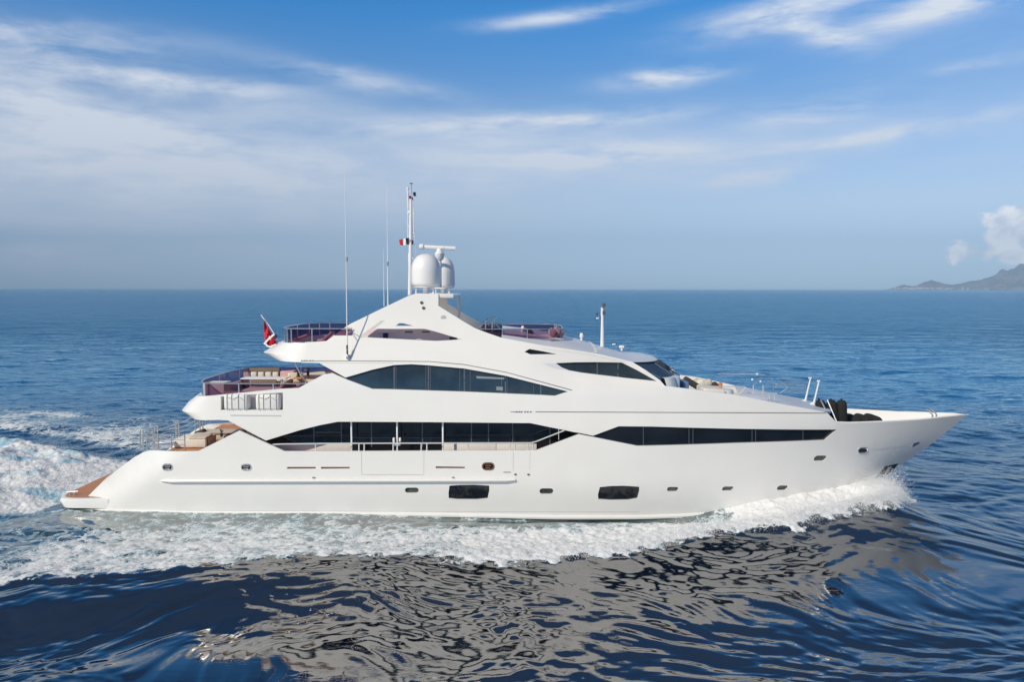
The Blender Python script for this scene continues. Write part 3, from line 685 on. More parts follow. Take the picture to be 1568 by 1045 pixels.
g = G(); g.tube([PY(1170,574.5,.9), PY(1160,573.4,.9), PY(1100,573,.9)], .008, 4)
for a, b_ in ((1159.5,573.3),(1152,581.7),(1164.5,584.5)): g.lathe([(0,-.06),(.06,-.03),(.07,.02),(0,.07)], PY(a, b_, .9), 8)
pieces(g, 'foredeck_light_line', WHITEP, Y)
for px, py, py1, yy in ((1241,580,615,.3),(1254,584.5,619,-1.0)):
    g = G(); a = PY(px, py, yy); b_ = PY(px-8, py1, yy); g.tube([b_, b_+(a-b_)*.35, a], [.06,.042,.034], 8); g.box(a+Vector((-.02,0,.02)), (.16,.08,.08), bev=.02); g.lathe([(0,0),(.17,0),(.15,.12),(.06,.2),(0,.2)], b_+Vector((-.05,0,-.12)), 12); g.build('folding_bow_post', WHITEP, Y)
# ---- domes, radar, mast, aerials
def dome(px, ytop, ybot, halfpx, yy):
    b_ = PY(px, ybot, yy); t_ = PY(px, ytop, yy); H = t_.z-b_.z; r_ = halfpx*(yy+38)/F
    prof = [(0, 0), (r_*.90, 0), (r_*.97, .03*H), (r_, .10*H), (r_, .45*H)]+[(r_*math.cos(R(a))**.85, .45*H+.55*H*math.sin(R(a))) for a in range(8, 91, 8)]+[(0, H)]
    g = G(); g.lathe(prof, b_, 40); o = g.build('satellite_dome', WHITEP, Y, angle=50)
    g = G(); g.lathe([(r_*.86,0),(r_*.86,-.06),(r_*.3,-.08),(r_*.22,-.16),(r_*.22,-.42),(r_*.34,-.5),(0,-.5)], b_, 20)
    for a in (200, 320): g.tube([b_+Vector((r_*.7*math.cos(R(a)), r_*.7*math.sin(R(a)), -.05)), b_+Vector((r_*.7*math.cos(R(a)), r_*.7*math.sin(R(a)), -.5))], .05, 6)
    g.build('dome_pedestal', WHITEP, o)
dome(652.4, 388.5, 438, 22.8, -1.1); dome(679, 393, 440, 17.5, 1.6)
g = G(); a, b_ = PY(645.5, 378, .2), PY(697.5, 380.6, .2); c_ = (a+b_)/2
d = (b_-a); g.tube([a-d*.0, a+d*.12, b_], [.07,.10,.10], 8, sq=.8); g.lathe([(0,-.12),(.13,-.1),(.15,0),(.13,.1),(0,.12)], a, 12, M=Matrix.Rotation(R(90),3,'Y')); sc = g.build('radar_scanner', WHITEP, Y)
g = G(); p = PY(673, 381, .2); g.lathe([(0,-1.9),(.1,-1.9),(.1,-.6),(.2,-.5),(.25,-.25),(.14,-.1),(.12,0),(0,0)], p, 16); g.build('radar_pedestal', WHITEP, sc)
YM = .3
def MP(px, py): return PY(px, py, YM)
g = G(); g.tube([MP(627.5,452), MP(627.8,440), MP(628.8,372), MP(629,306)], [.10,.10,.09,.055], 10); mast = g.build('signal_mast', WHITEP, Y)
g = G(); g.tube([MP(631,300), MP(629.9,281)], .012, 5); p = MP(629.8, 281.3); g.tube([p+Vector((-.07,0,.02)), p, p+Vector((.07,0,.02))], .03, 5); g.build('wind_vane', LINE, mast)
g = G(); g.tube([MP(625,318), MP(624.2,290)], .04, 6); g.lathe([(0,-.05),(.06,-.04),(.06,.05),(0,.1)], MP(624.2,289), 10); g.tube([MP(622.5,292), MP(627.5,292)], .02, 5); g.build('anchor_light', WHITEP, mast)
for a, t0_, t1_ in ((624.6,314,364),(633.6,318,358),(631.3,312,362)): g = G(); g.tube([MP(a, t1_), MP(a-.2, t0_)], .022, 6); g.build('whip_aerial', WHITEP, mast)
g = G()
for yy, w1, w2 in ((326,624,634),(331,626,632),(346,625,633),(362,624,635),(357,628,635)): g.tube([MP(w1,yy), MP(w2,yy)], .022, 5)
g.box(MP(626.2,325), (.1,.1,.14), bev=.03); pieces(g, 'mast_crossbar', WHITEP, mast)
g = G(); g.tube([MP(634.5,358), MP(637.5,396)], .008, 4); g.tube([MP(629,397), MP(633,396)], .05, 6); g.tube([MP(625.8,388), MP(627,445)], .03, 6); g.build('flag_halyard', WHITEP, mast)
def whip(pts, yy, r0, r1, joint=None):
    g = G(); P_ = [PY(a, b_, yy) for a, b_ in pts]; n = len(P_); g.tube(P_, [r0+(r1-r0)*i/(n-1) for i in range(n)], 6); o = g.build('whip_aerial', WHITEP, Y)
    if joint:
        for j in joint: g = G(); p = PY(*j, yy); g.tube([p+Vector((0,0,-.1)), p+Vector((0,0,.1))], r0*1.3, 8); g.build('aerial_joint', LINE if j[1] > 500 else GREYW, o)
    return o
wy = 3.55
whip([(531.9,547),(531.2,500),(530.0,400),(527.4,252)], -wy, .034, .010, [(531,397),(531.5,532),(531.8,539.5)])
g = G(); p = PY(532, 545, -wy+.02); g.box(p+Vector((0,.1,-.05)), (.14,.25,.2), bev=.03); a = PY(531.5,509,-wy); b_ = Vector(SV(537,508.5,.02)); g.tube([a, b_], .02, 5); g.tube([b_, Vector(SV(553,517,.02))], .015, 5); g.lathe([(0,-.07),(.07,-.03),(.07,.03),(0,.07)], b_, 8); g.build('aerial_bracket', CHROME, Y)
whip([(594,471),(593.6,400),(592.6,286)], -2.5, .032, .010, [(593.6,404)]); whip([(588,469),(587.4,380)], 2.2, .022, .008)
g = G()
ft = PY(922.5, 473, 0); fb = PY(922.2, 531, 0); g.tube([fb, ft], [.10,.055], 10); g.box(PY(921.3,478,0), (.08,.1,.45), bev=.02); fm = g.build('fore_mast', WHITEP, Y)
for yy in (467.2, 479): g = G(); g.box(PY(924.6, yy, 0), (.15,.16,.2), bev=.03); g.build('steaming_light', LINE, fm)
for px, py, s_ in ((890.5,514.5,1),):
    g = G(); g.lathe([(0,-.28),(.06,-.28),(.06,-.1),(.09,-.09),(.1,.05),(.06,.13),(0,.15)], PY(px, py, .1), 14); g.build('gps_dome', WHITEP, Y)
g = G(); p = PY(952, 531.5, .2); g.box(p, (.26,.14,.14), bev=.04); g.tube([p, p+Vector((0,0,-.2))], .05, 6); g.box(PY(940,527.6,1.2), (.18,.08,.07), bev=.03); pieces(g, 'roof_horn', WHITEP, Y)
g = G(); p = PY(1029, 569, -.3); g.lathe([(0,-.15),(.13,-.13),(.17,0),(.15,.12),(0,.14)], p, 14, M=Matrix.Rotation(R(70),3,'Y')); g.tube([p, p+Vector((.1,0,-.35))], .05, 6); g.tube([p+Vector((.15,0,-.05)), PY(1040,576,-.3)], .07, 8); g.build('searchlight', CHROME, Y)
# ================================================================== THINGS ON BOARD
def atp(px, py, yy): return PY(px, py, yy)
# life rafts
def raft(loc, label):
    o = thing('life_raft', loc, label, 'life raft', 'white life raft packs in the side recess')
    g = G(); g.box((0,0,.36), (1.08,.5,.72), bev=.11); g.build('canister', RAFTM, o)
    for dx in (-.38, -.17, .13, .40):
        g = G(); P_ = [(dx, -.256, .02), (dx, -.265, .36), (dx, -.256, .70), (dx, -.1, .725), (dx, .1, .725)]; g.tube(P_, .014, 5); g.build('strap', STRAP, o)
    g = G(); g.tube([(-.38,-.262,.60),(-.1,-.275,.50),(.13,-.262,.62),(.40,-.262,.45)], .010, 4); g.build('painter_line', STRAP, o)
    return o
zr = zb_ = PY(385, 628, -3.8).z
r1 = raft((PY(362,617,-3.86).x, -3.72, zr+.0), 'white canister raft pack nearest the stern end of the recess, cords over its front')
dup(r1, (PY(410.5,617,-3.86).x, -3.72, zr+.0), 'white canister raft pack on the bow side of the recess, below the last rail post')
# flags
def cloth(pts, mats, bands, name='cloth', parent=None):
    pass
fl = thing('ensign_flag', tuple(atp(418, 527, -.6)), 'red ensign drooping from a raked white staff at the stern of the top deck', 'flag')
o0 = Vector(fl.location)
g = G(); g.tube([atp(424.5, 519, -.6)-o0, atp(412, 499, -.6)-o0, atp(401, 484.5, -.6)-o0], .03, 6); g.lathe([(0,-.05),(.05,0),(0,.06)], atp(400.6,483.6,-.6)-o0, 8); g.build('staff', WHITEP, fl)
Lx = [(403.8,493,415,510.5),(404.2,500,418,514.5),(404.6,508,420.5,518.5),(405,516,422.5,522),(405.5,524,423.5,526),(408,529.5,423,528.5),(411.5,531.5,421.5,530.5)]
rows = []
for (ax, ay, bx_, by) in [(403.6,489.5,404.6,492)]+Lx:
    rows.append([atp(ax+(bx_-ax)*i/8, ay+(by-ay)*i/8, -.6+.12*math.sin(i*1.4+ay*.2))-o0 for i in range(9)])
g = G(); g.grid(rows); g.build('cloth', RED, fl)
g = G()
for path, r_ in (([(404.5,527.5),(409,522),(414,517),(420,512.5)], .05), ([(405.5,526),(409.5,530.5),(414,531.5),(422.5,528)], .045), ([(412,515),(414,520.5)], .03)): g.tube([atp(a, b_, -.78)-o0 for a, b_ in path], r_, 5, sq=.3)
g.build('white_stripe', WHITEC, fl)
g = G(); g.tube([atp(420.5,513,-.74)-o0, atp(423,518.5,-.74)-o0], .09, 6, sq=.3); g.build('dark_canton', NAVY, fl)
def small_flag(name, quads, label, yy=.25, grp=None):
    o = thing(name, tuple(atp(*quads[0][0][0], yy)), label, 'flag', grp); o0 = Vector(o.location)
    for q, m_, nm in quads:
        (a, b_, c_, d_) = q; g = G(); rows = []
        for i in range(5):
            u = i/4; p = (a[0]+(b_[0]-a[0])*u, a[1]+(b_[1]-a[1])*u); r_ = (d_[0]+(c_[0]-d_[0])*u, d_[1]+(c_[1]-d_[1])*u)
            rows.append([atp(p[0]+(r_[0]-p[0])*v, p[1]+(r_[1]-p[1])*v, yy+.04*math.sin(p[0]*1.1+v*2))-o0 for v in (0,.5,1)])
        g.grid(rows); g.build(nm, m_, o)
    return o
small_flag('courtesy_flag', [(((620.8,365.3),(626,364.2),(626.8,374.2),(622.4,374.8)), NAVY, 'navy_band'), (((616,365.6),(620.8,365.3),(622.4,374.8),(617,376)), WHITEC, 'white_band'), (((611.2,367.4),(616,365.6),(617,376),(612.2,375.4)), RED, 'red_band')], 'small tricolour flag in navy, white and red streaming aft from the tall mast')
small_flag('signal_pennant', [(((627.3,367.2),(630.2,367.3),(630.4,374.2),(628,374)), RED, 'red_half'), (((630.2,367.3),(633.2,368),(633,374.6),(630.4,374.2)), NAVY, 'navy_half')], 'tiny red and navy pennant on the mast right beside the tricolour flag', .2)
small_flag('signal_pennant', [(((626,299.8),(630,300.2),(631,305),(626.4,303.6)), RED, 'red_half'), (((629.6,301.5),(632.2,302),(633,307.6),(630.4,305)), NAVY, 'navy_half')], 'drooping dark red pennant just above the top of the mast pole', .2)
small_flag('signal_pennant', [(((632.4,294.4),(636.8,294.2),(637.2,300.8),(633,300)), NAVY, 'navy_cloth')], 'navy pennant flying highest on the mast, just below the wind vane', .2)
# fenders
def fender(name, top, bot, yy, r_, label, grp, lean=0):
    a = Vector(bot); b_ = Vector(top); o = thing(name, tuple(a), label, 'fender', grp); d = b_-a; L = d.length
    M = d.to_track_quat('Z', 'Y').to_matrix()
    prof = [(0, 0), (r_*.55, .03), (r_*.9, .14), (r_, .3)]+[(r_, L-.3), (r_*.92, L-.13), (r_*.6, L-.03), (0, L)]
    g = G(); g.lathe(prof, (0,0,0), 20, M=M); g.build('cloth_cover', FENDM, o)
    g = G(); g.lathe([(0,L-.01),(.05,L-.01),(.05,L+.06),(0,L+.06)], (0,0,0), 8, M=M); g.build('eyelet', BLACK, o)
    return o
GF = 'black upright fenders at the front of the foredeck'; YF = -1.5
for tx, bx_, lb in ((1254,1268,'black cloth covered fender leaning furthest aft, behind the two bow posts'), (1272,1279,'middle one of the three tall black fenders, between two slanted steel bars'), (1288.6,1289,'tall black fender standing upright nearest the bow, in front of the open bow deck')):
    tp_ = atp(tx, 612.8, YF); bt_ = atp(bx_, 655, YF); fender('fender', tp_, bt_, YF, .245, lb, GF)
for px, lb in ((1312,'low black fender roll lying on the bow deck, closest to the tall fenders'), (1327.5,'middle black fender roll of the three lying on the bow deck'), (1343,'black fender roll lying on the bow deck, nearest the bow tip')):
    p = atp(px, 646, -1.15); fender('fender', p+Vector((-.05,1.1,.02)), p+Vector((.0,-.25,.0)), 0, .255, lb, 'black fender rolls lying on the bow deck')
# covered gear and cushions on the foredeck well
o = thing('covered_seat_unit', tuple(atp(1040, 598, -2.6)), 'blue-grey covered seat unit in front of the windscreen', 'seat'); o0 = Vector(o.location)
g = G(); a, b_ = atp(1019,592,-2.6), atp(1041,592,-2.6); g.box((a+b_)/2+Vector((0,.5,.10))-o0, ((b_-a).x, 1.3, .80), bev=.1); g.build('cover', COVER, o)
g = G(); a, b_ = atp(1043,592,-2), atp(1053,592,-2); g.box((a+b_)/2+Vector((0,.3,.0))-o0, ((b_-a).x, 1.2, .5), bev=.06); g.build('side_locker', BLUEB, o)
def cushion(name, px, py, yy, size, m_, label, cat='cushion', grp=None, rz=0, ry=0, parts=None):
    p = atp(px, py, yy); g = G(); g.box((0,0,0), size, rz=rz, ry=ry, bev=min(size)*.35); o = g.build(name, m_, None, loc=tuple(p)); return tag(o, label, cat, grp)
gc = 'cushions on the foredeck seat'
cushion('cushion', 1066, 586.5, .6, (.5,.5,.35), BEIGE, 'cream foredeck seat cushion nearest the windscreen', grp=gc, ry=-.5)
cushion('cushion', 1073, 587.5, .4, (.42,.5,.42), CREAM, 'pale pillow propped in the middle of the foredeck seat', grp=gc, ry=-.6)
cushion('cushion', 1083, 587.5, .4, (.5,.5,.38), BEIGE, 'beige pillow on the foredeck seat beside the grey pillow', grp=gc, ry=-.5)
cushion('cushion', 1094, 590, .2, (.32,.4,.28), DARKC, 'small dark grey pillow at the forward end of the foredeck seat', ry=-.5)
cushion('orange_towel', 1103, 591.5, .2, (.2,.2,.36), ORANGE, 'small orange towel standing out on the white foredeck seating', 'towel')
cushion('fender_cover', 1059, 587, -.6, (.9,.35,.3), DARKC, 'dark rolled cover beside the blue-grey seat unit on the foredeck', 'cover', ry=.55)
o = thing('sunbed', tuple(atp(1095, 600, -1)), 'long white foredeck sunbed along the sloping near coaming', 'sunbed'); o0 = Vector(o.location)
g = G(); a, b_ = atp(1072,596,-1.5), atp(1104,600,-1.5); g.box((a+b_)/2-o0, ((b_-a).x, 1.6, .3), bev=.08, ry=.08); g.build('mattress', CREAM, o)
g = G(); a = atp(1112, 602, -2); g.lathe([(.45,-.3),(.45,0),(.4,.08),(0,.1)], a-o0+Vector((0,.4,.05)), 20); g.build('bolster', ROOFM, o)
# upper aft deck furniture
ZU = 4.86
def sofa(loc, L, D, label, m_, rz=0, ncush=4, cm=CREAM, back=.75):
    o = thing('sofa', loc, label, 'sofa', rz=rz)
    g = G(); g.box((0,0,.22), (L,D,.40), bev=.05); g.build('seat', m_, o)
    g = G(); g.box((0,D/2-.1,back/2+.05), (L,.2,back), bev=.06); g.build('backrest', m_, o)
    for i in range(ncush):
        g = G(); g.box((-L/2+L*(i+.5)/ncush, D/2-.30, .62), (L/ncush*.85,.16,.36), bev=.07); g.build('cushion', cm, o)
    return o
def onfloor(px, yy, z): p = PY(px, 500, yy); x = px; return ((px-CX)/F*(yy+38), yy, z)
a = onfloor(397, 2.9, ZU)
sofa((a[0], 2.9, ZU), 1.95, .8, 'dark brown sofa with five white cushions at the upper aft deck far rail', TAUPE, 0, 5, CREAM, .95)
def table(loc, lx, ly, h, label, top=TEAK, z=.05):
    o = thing('dining_table', loc, label, 'table'); g = G(); g.box((0,0,h-z/2), (lx,ly,z), bev=.02); g.build('tabletop', top, o)
    for dx in (-.35, .35): g = G(); g.lathe([(.22,0),(.2,.04),(.06,.08),(.06,h-z),(0,h-z)], (dx*lx,0,0), 12); g.build('leg', CHROME, o)
    return o
p = onfloor(487, .4, ZU); table((p[0], .4, ZU), 2.3, 1.5, .86, 'orange teak dining table on the upper aft deck beneath the curved stay')
p = onfloor(405, -.6, ZU); table((p[0], -.6, ZU), 2.2, .9, .93, 'low white tray table in front of the brown sofa on the upper aft deck', WHITEP)
for i, (px, yy, hh, lb) in enumerate(((436, 1.4, .98, 'rose and cream lounge chair left of the teak dining table'), (452, .6, .98, 'cream lounge chair just left of the curved stay'), (446, 2.3, .92, 'pink cushioned chair furthest from the camera at the teak table'))):
    p = onfloor(px, yy, ZU); o = thing('lounge_chair', (p[0], yy, ZU), lb, 'chair', 'lounge chairs around the teak table', rz=.4*i)
    g = G(); g.box((0,0,.62), (.8,.7,.22), bev=.08); g.build('seat', CREAM, o)
    g = G(); g.box((.0,.3,hh-.18), (.75,.2,.4), bev=.08); g.build('backrest', PINKC if i != 1 else CREAM, o)
    for dx in (-.3,.3):
        for dy in (-.25,.25): g = G(); g.tube([(dx,dy,0),(dx,dy,.52)], .03, 6); g.build('leg', TAUPE, o)
def plant(loc, s_, label, n=26):
    o = thing('potted_plant', loc, label, 'plant'); g = G(); g.lathe([(0,0),(.10*s_,0),(.13*s_,.28*s_),(0,.28*s_)], (0,0,0), 12); g.build('pot', POTM, o)
    g = G()
    for i in range(n):
        a = rng.uniform(0, 6.28); r_ = rng.uniform(.08,.26)*s_; h = rng.uniform(.35,.75)*s_; c_ = Vector((math.cos(a)*r_, math.sin(a)*r_, h)); b_ = Vector((0,0,.26*s_)); t_ = Vector((-math.sin(a), math.cos(a), 0))*.03*s_
        g.add([b_, b_+(c_-b_)*.6+t_, c_, b_+(c_-b_)*.6-t_], [(0,1,2,3)])
    g.build('leaves', GREENL, o); return o
p = onfloor(456.5, .2, ZU+.9); plant((p[0]-.05, .2, ZU+.72), .75, 'dark green plant crossed by the curved stay on the upper aft deck')
p = onfloor(470, .9, ZU+.86); plant((p[0], .9, ZU+.86), .62, 'small plant with a pale bloom on the teak dining table')
g = G(); g.lathe([(0,-.03),(.10,-.02),(.12,.03),(.05,.08),(0,.09)], tuple(atp(469.5, 567.5, .9)), 10); tag(g.build('table_lamp', CREAM), 'pale round lamp head above the plant on the dining table', 'lamp')
p = onfloor(330, -1.8, ZU); o = thing('storage_locker', (p[0], -1.8, ZU), 'pinkish locker box behind the tinted glass at the stern corner of the upper deck', 'locker')
g = G(); g.box((0,0,.4), (.95,.8,.8), bev=.03); g.build('cabinet', CREAM, o); g = G(); g.box((0,0,.83), (1.0,.85,.05), bev=.02); g.build('lid', GEL2, o)
o = thing('sun_lounger', (-11.9, -.8, ZU), 'flat sun lounger seen dimly through the tinted glass of the upper aft deck', 'sun lounger')
g = G(); g.box((0,0,.3), (2.0,1.6,.3), bev=.08); g.build('mattress', CREAM, o); g = G(); g.box((.9,0,.6), (.2,1.6,.4), bev=.08, ry=.4); g.build('headrest', BEIGE, o)
# flybridge furniture
ZF = 7.22
for i, (px, yy, lb) in enumerate(((447, -1.2, 'low pink sunbed nearest the stern of the top deck, behind tinted glass'), (487, -1.0, 'folded sunbed with raised back on the top deck behind tinted glass'), (505, .9, 'sunbed with propped headrest next to the radar arch leg'))):
    p = onfloor(px, yy, ZF); o = thing('sunbed', (p[0], yy, ZF), lb, 'sunbed', 'sunbeds on the aft top deck')
    g = G(); g.box((0,0,.28), (1.2,.7,.18), bev=.06); g.build('mattress', CREAM, o)
    g = G(); g.box((.45,0,.58), (.75,.65,.12), bev=.05, ry=-.75 if i else -.35); g.build('headrest', PINKC, o)
    g = G(); g.box((0,0,.1), (1.1,.6,.16), bev=.02); g.build('frame', GEL2, o)
for i, (px, lb) in enumerate(((845.5, 'rose pillow at the left of three in the forward top deck seat'), (851.5, 'tallest pale pillow, middle of three in the forward top deck seat'), (857.5, 'rose pillow nearest the curved front of the top deck glass'))):
    cushion('pillow', px, 509.5, -1.6+.3*i, (.42,.4,.36), PINKC if i != 1 else CREAM, lb, 'pillow', 'pillows behind the forward top deck glass', ry=.6)
o = thing('helm_seat', tuple(atp(806, 512, -1.2)), 'pale helm seat behind the forward top deck glass, next to the middle post', 'seat'); 
g = G(); g.box((0,0,.0), (.5,.5,.25), bev=.08); g.build('seat', CREAM, o); g = G(); g.box((-.2,0,.2), (.14,.5,.4), bev=.05, ry=.2); g.build('backrest', CREAM, o)
o = thing('forward_settee', tuple(atp(825, 512, 0)), 'white settee along the inside of the forward top deck glass', 'settee')
g = G(); g.box((0,0,-.1), (1.6,3.4,.35), bev=.06); g.build('seat', CREAM, o); g = G(); g.box((-.5,0,.12), (.3,3.4,.3), bev=.06); g.build('backrest', DARKC, o)
# aft cockpit furniture
ZA = 2.68
p = onfloor(283, -2.0, ZA); o = thing('cockpit_sunpad', (p[0]+.3, -1.9, ZA), 'beige lounge pad beside the stern rail of the lower aft deck', 'sunpad')
g = G(); g.box((0,0,.22), (1.5,1.3,.42), bev=.06); g.build('base', CREAM, o); g = G(); g.box((.35,-.2,.46), (.8,.9,.10), bev=.04); g.build('mattress', BEIGE, o); g = G(); g.box((.55,-.58,.22), (.5,.12,.36), bev=.03); g.build('taupe_bolster', TAUPE, o)
p = onfloor(330, .2, ZA); o = thing('cockpit_table_base', (p[0], .2, ZA), 'long cream lounge with a taupe cushion beneath the upper deck overhang', 'lounge')
g = G(); g.box((0,0,.12), (2.2,1.9,.24), bev=.06); g.build('base', BEIGE, o); g = G(); g.box((.4,-.7,.27), (1.2,.3,.07), bev=.03); g.build('taupe_cushion', TAUPE, o)
cushion('cushion', 277.5, 676.5, -1.7, (.22,.3,.24), DARKC, 'small black cushion left of the taupe one by the pole on the lower aft deck')
cushion('cushion', 282.5, 675, -1.6, (.24,.3,.36), TAUPE, 'taupe cushion standing between a boarding pole and the sunpad on the lower aft deck', ry=.2)
cushion('cushion', 307, 663.5, .3, (.55,.4,.30), DARKC, 'charcoal cushion on the cream lounge below the double pole under the overhang', ry=-.35)
p = onfloor(334.5, -.9, ZA+.55); plant((p[0], -.9, ZA+.22), .6, 'small dark potted plant at the end of the cream lounge', 16)
g = G()
for k_ in range(3): g.tube([(-11.9, 1.0, 3.0+.3*k_), (-12.6, -1.0, 3.0+.3*k_-.1)], .02, 5)
for s_ in (0, 1): g.tube([(-11.9-.7*s_, 1-2*s_, 2.7), (-11.9-.7*s_, 1-2*s_, 4.1)], .03, 6)
g.build('cockpit_stair_rail', CHROME, Y)
g = G(); g.box((-10.6, 0, 3.3), (.2, 5.9, 1.5)); g.build('saloon_aft_bulkhead', DARKG, Y)
# distant marker
p = PZ(914, 488.5, 0); o = thing('marker_buoy', (p.x, p.y, 0), 'tiny dark marker pole with a white float far out beyond the fore mast', 'buoy')
g = G(); g.lathe([(0,.35),(.12,.4),(.12,1.5),(.3,1.55),(.3,1.95),(0,2.0)], (0,0,0), 8); g.build('pole', BLACK, o); g = G(); g.lathe([(0,-.1),(.5,0),(.5,.35),(.2,.5),(0,.5)], (.25,0,0), 10); g.build('float', WHITEP, o)

# ================================================================== WATER
def vnoise(x, y, seed=0):
    xi = np.floor(x).astype(np.int64); yi = np.floor(y).astype(np.int64); fx = x-xi; fy = y-yi
    def h(a, b_):
        n = (a*374761393 + b_*668265263 + seed*1442695041) & 0xffffffff; n = ((n ^ (n >> 13))*1274126177) & 0xffffffff; return ((n ^ (n >> 16)) & 0xffff)/65535.0
    u = fx*fx*fx*(fx*(fx*6-15)+10); v = fy*fy*fy*(fy*(fy*6-15)+10)
    return (h(xi,yi)*(1-u)+h(xi+1,yi)*u)*(1-v)+(h(xi,yi+1)*(1-u)+h(xi+1,yi+1)*u)*v
def fbm(x, y, o=5, seed=0, g_=.5):
    a = 1; s_ = 0; t_ = 0
    for i in range(o): s_ = s_+a*vnoise(x*2**i+17.3*i, y*2**i+9.1*i, seed+i); t_ += a; a *= g_
    return s_/t_
def sstep(a, b_, v): q = np.clip((v-a)/(b_-a), 0, 1); return q*q*(3-2*q)
def seg_dist(X, Yv, pts):
    """signed distance to an open polyline: + on its left; also position along"""
    best = np.full(X.shape, 1e9); sg = np.zeros(X.shape); al = np.zeros(X.shape); acc = 0
    for (a, b_) in zip(pts, pts[1:]):
        dx, dy = b_[0]-a[0], b_[1]-a[1]; L = math.hypot(dx, dy); tt = np.clip(((X-a[0])*dx+(Yv-a[1])*dy)/L**2, 0, 1)
        ex = X-a[0]-tt*dx; ey = Yv-a[1]-tt*dy; d = np.hypot(ex, ey); m_ = d < best
        best = np.where(m_, d, best); sg = np.where(m_, np.sign(dx*(Yv-a[1])-dy*(X-a[0])), sg); al = np.where(m_, acc+tt*L, al); acc += L
    return best*sg, al
kk = [10.15*F/k_ for k_ in np.concatenate([np.linspace(700, 340, 420), np.linspace(339, 60, 330), np.linspace(59, 6, 90), [5, 4, 3.2, 2.5, 2, 1.6, 1.3]])]
ys = np.concatenate([[-6000, -2000, -700, -300, -150, -90, -65, -50, -42, -38, -34, -31, -28, -25, -22.8], np.array(kk)-38]); ys.sort()
NU = 1050; us = np.concatenate([[-60, -20, -8, -4, -2.5, -1.8, -1.45, -1.25], np.linspace(-1.12, 1.12, NU), [1.25, 1.45, 1.8, 2.5, 4, 8, 20, 60]])
dd = np.maximum(np.abs(ys+38), 15); half = .70*dd+2.5
X = us[None, :]*half[:, None]; Yg = np.repeat(ys[:, None], len(us), 1)
X = np.clip(X, -9000, 9000)
dyr = np.gradient(ys); spacing = np.maximum(np.abs(dyr)[:, None], np.abs(np.gradient(X, axis=1)))
H = np.zeros_like(X)
wx = X+1.1*fbm(X*.12, Yg*.12, 3, 91)*6; wyv = Yg+fbm(X*.13+5, Yg*.13, 3, 95)*6
act = .75+.5*fbm(X*.035, Yg*.035, 2, 5)
NW = 84
mid = sstep(2, 25, Yg)
lee = np.exp(-((X-1)/15)**4)*sstep(-4, -8, Yg)*1.0
lee2 = np.exp(-((X-6)/9)**2-((Yg+10.5)/2.6)**2)
for i in range(NW):
    lam = .55*(22/.55)**(i/(NW-1))*rng.uniform(.93, 1.07)
    th = R(90+12)+rng.normal(0, R(34 if lam > 3 else 46)); ph = rng.uniform(0, 6.28)
    slope = .0165*(1.15 if lam < 1.8 else .85)*(1.0 if lam < 4 else .75)*(1.0 if lam < 9 else .5)
    a = slope*lam/(2*math.pi); kx, ky = 2*math.pi/lam*math.cos(th), 2*math.pi/lam*math.sin(th)
    att = sstep(2.2, 5, lam/spacing); s_ = np.sin(kx*wx+ky*wyv+ph)
    H += a*att*act*(1+(.45 if lam > 2.5 else .1)*mid)*(1-lee*(.62 if lam > 2.0 else (.15 if lam < 1.0 else .35))-lee2*.3)*(s_ + .25*np.cos(2*(kx*wx+ky*wyv+ph)))

# outer edge of the bow wave foam, traced on the sea surface
EDGE = [PZ(a, b_) for a, b_ in ((-330,1010),(-120,955),(0,915),(150,902),(300,886),(420,872),(470,868),(560,871),(640,868),(700,871),(800,876),(900,867),(980,858),(1050,842),(1100,834),(1200,826),(1280,813),(1340,803),(1380,795),(1395,778))]
def smooth_line(P_, n=6):
    o = []
    for i in range(len(P_)-1):
        a, b_, c_, d_ = P_[max(i-1, 0)], P_[i], P_[i+1], P_[min(i+2, len(P_)-1)]
        for j in range(n):
            q = j/n; o.append(.5*((2*b_)+(c_-a)*q+(2*a-5*b_+4*c_-d_)*q*q+(3*b_-a-3*c_+d_)*q**3))
    return o+[P_[-1]]
EDGE = [(p.x, p.y) for p in smooth_line(EDGE)]
near = (Yg < 40) & (Yg > -24) & (np.abs(X) < 60)
sd, al = seg_dist(X, Yg, EDGE)
XB = EDGE[-1][0]
hullw = np.interp(X, [-21,-18,-10,0,4,8,12,15,17,18.2,19,22], [3.5,3.6,3.8,3.8,3.75,3.3,2.4,1.25,.3,.05,0,0])
H *= 1-.82*np.exp(-(np.maximum(np.abs(Yg)-hullw, 0)/1.5)**2)*(X > -22)*(X < 12)
b1 = fbm(X*.7, Yg*.7, 4, 21); b2 = fbm(X*2.6, Yg*2.6, 5, 33, .6); b3 = fbm(X*.25, Yg*.25, 3, 44)
amp = np.interp(X, [-40,-20,-10,0,6,10,14,17,18.4,19.6], [.16,.22,.30,.30,.36,.55,.78,.9,.75,.0])
sdj = sd+(b1-.5)*.45
ridge = np.where(sdj > 0, np.exp(-((sdj-.9)/1.25)**2), np.interp(X, [-12,-4], [1, 0])*np.exp(-((sdj-.9)/1.25)**2)*np.exp(-np.maximum(-sdj, 0)*1.4)+np.interp(X, [-12,-4], [0, 1])*.595*np.exp(-np.abs(sdj)/1.5-(sdj/4.5)**2))
bowm = ridge*amp*sstep(19.8, 17.5, X)*np.where(Yg < 2, 1, 0)
ym = np.abs(Yg)                                     # mirrored wave on the far bow
ridge_f = np.exp(-((ym-(hullw+1.2))/1.0)**2)*np.interp(X, [4,10,16,18.6,19.5], [0,.35,.8,.6,0])*(Yg > 0)
H += bowm+ridge_f
# water climbs the stem and piles against the hull
pile = np.exp(-((np.abs(Yg)-hullw)/1.3)**2)*np.interp(X, [7,10,14,17,18.6,19.4], [0,.12,.50,.72,.6,0]); H += pile
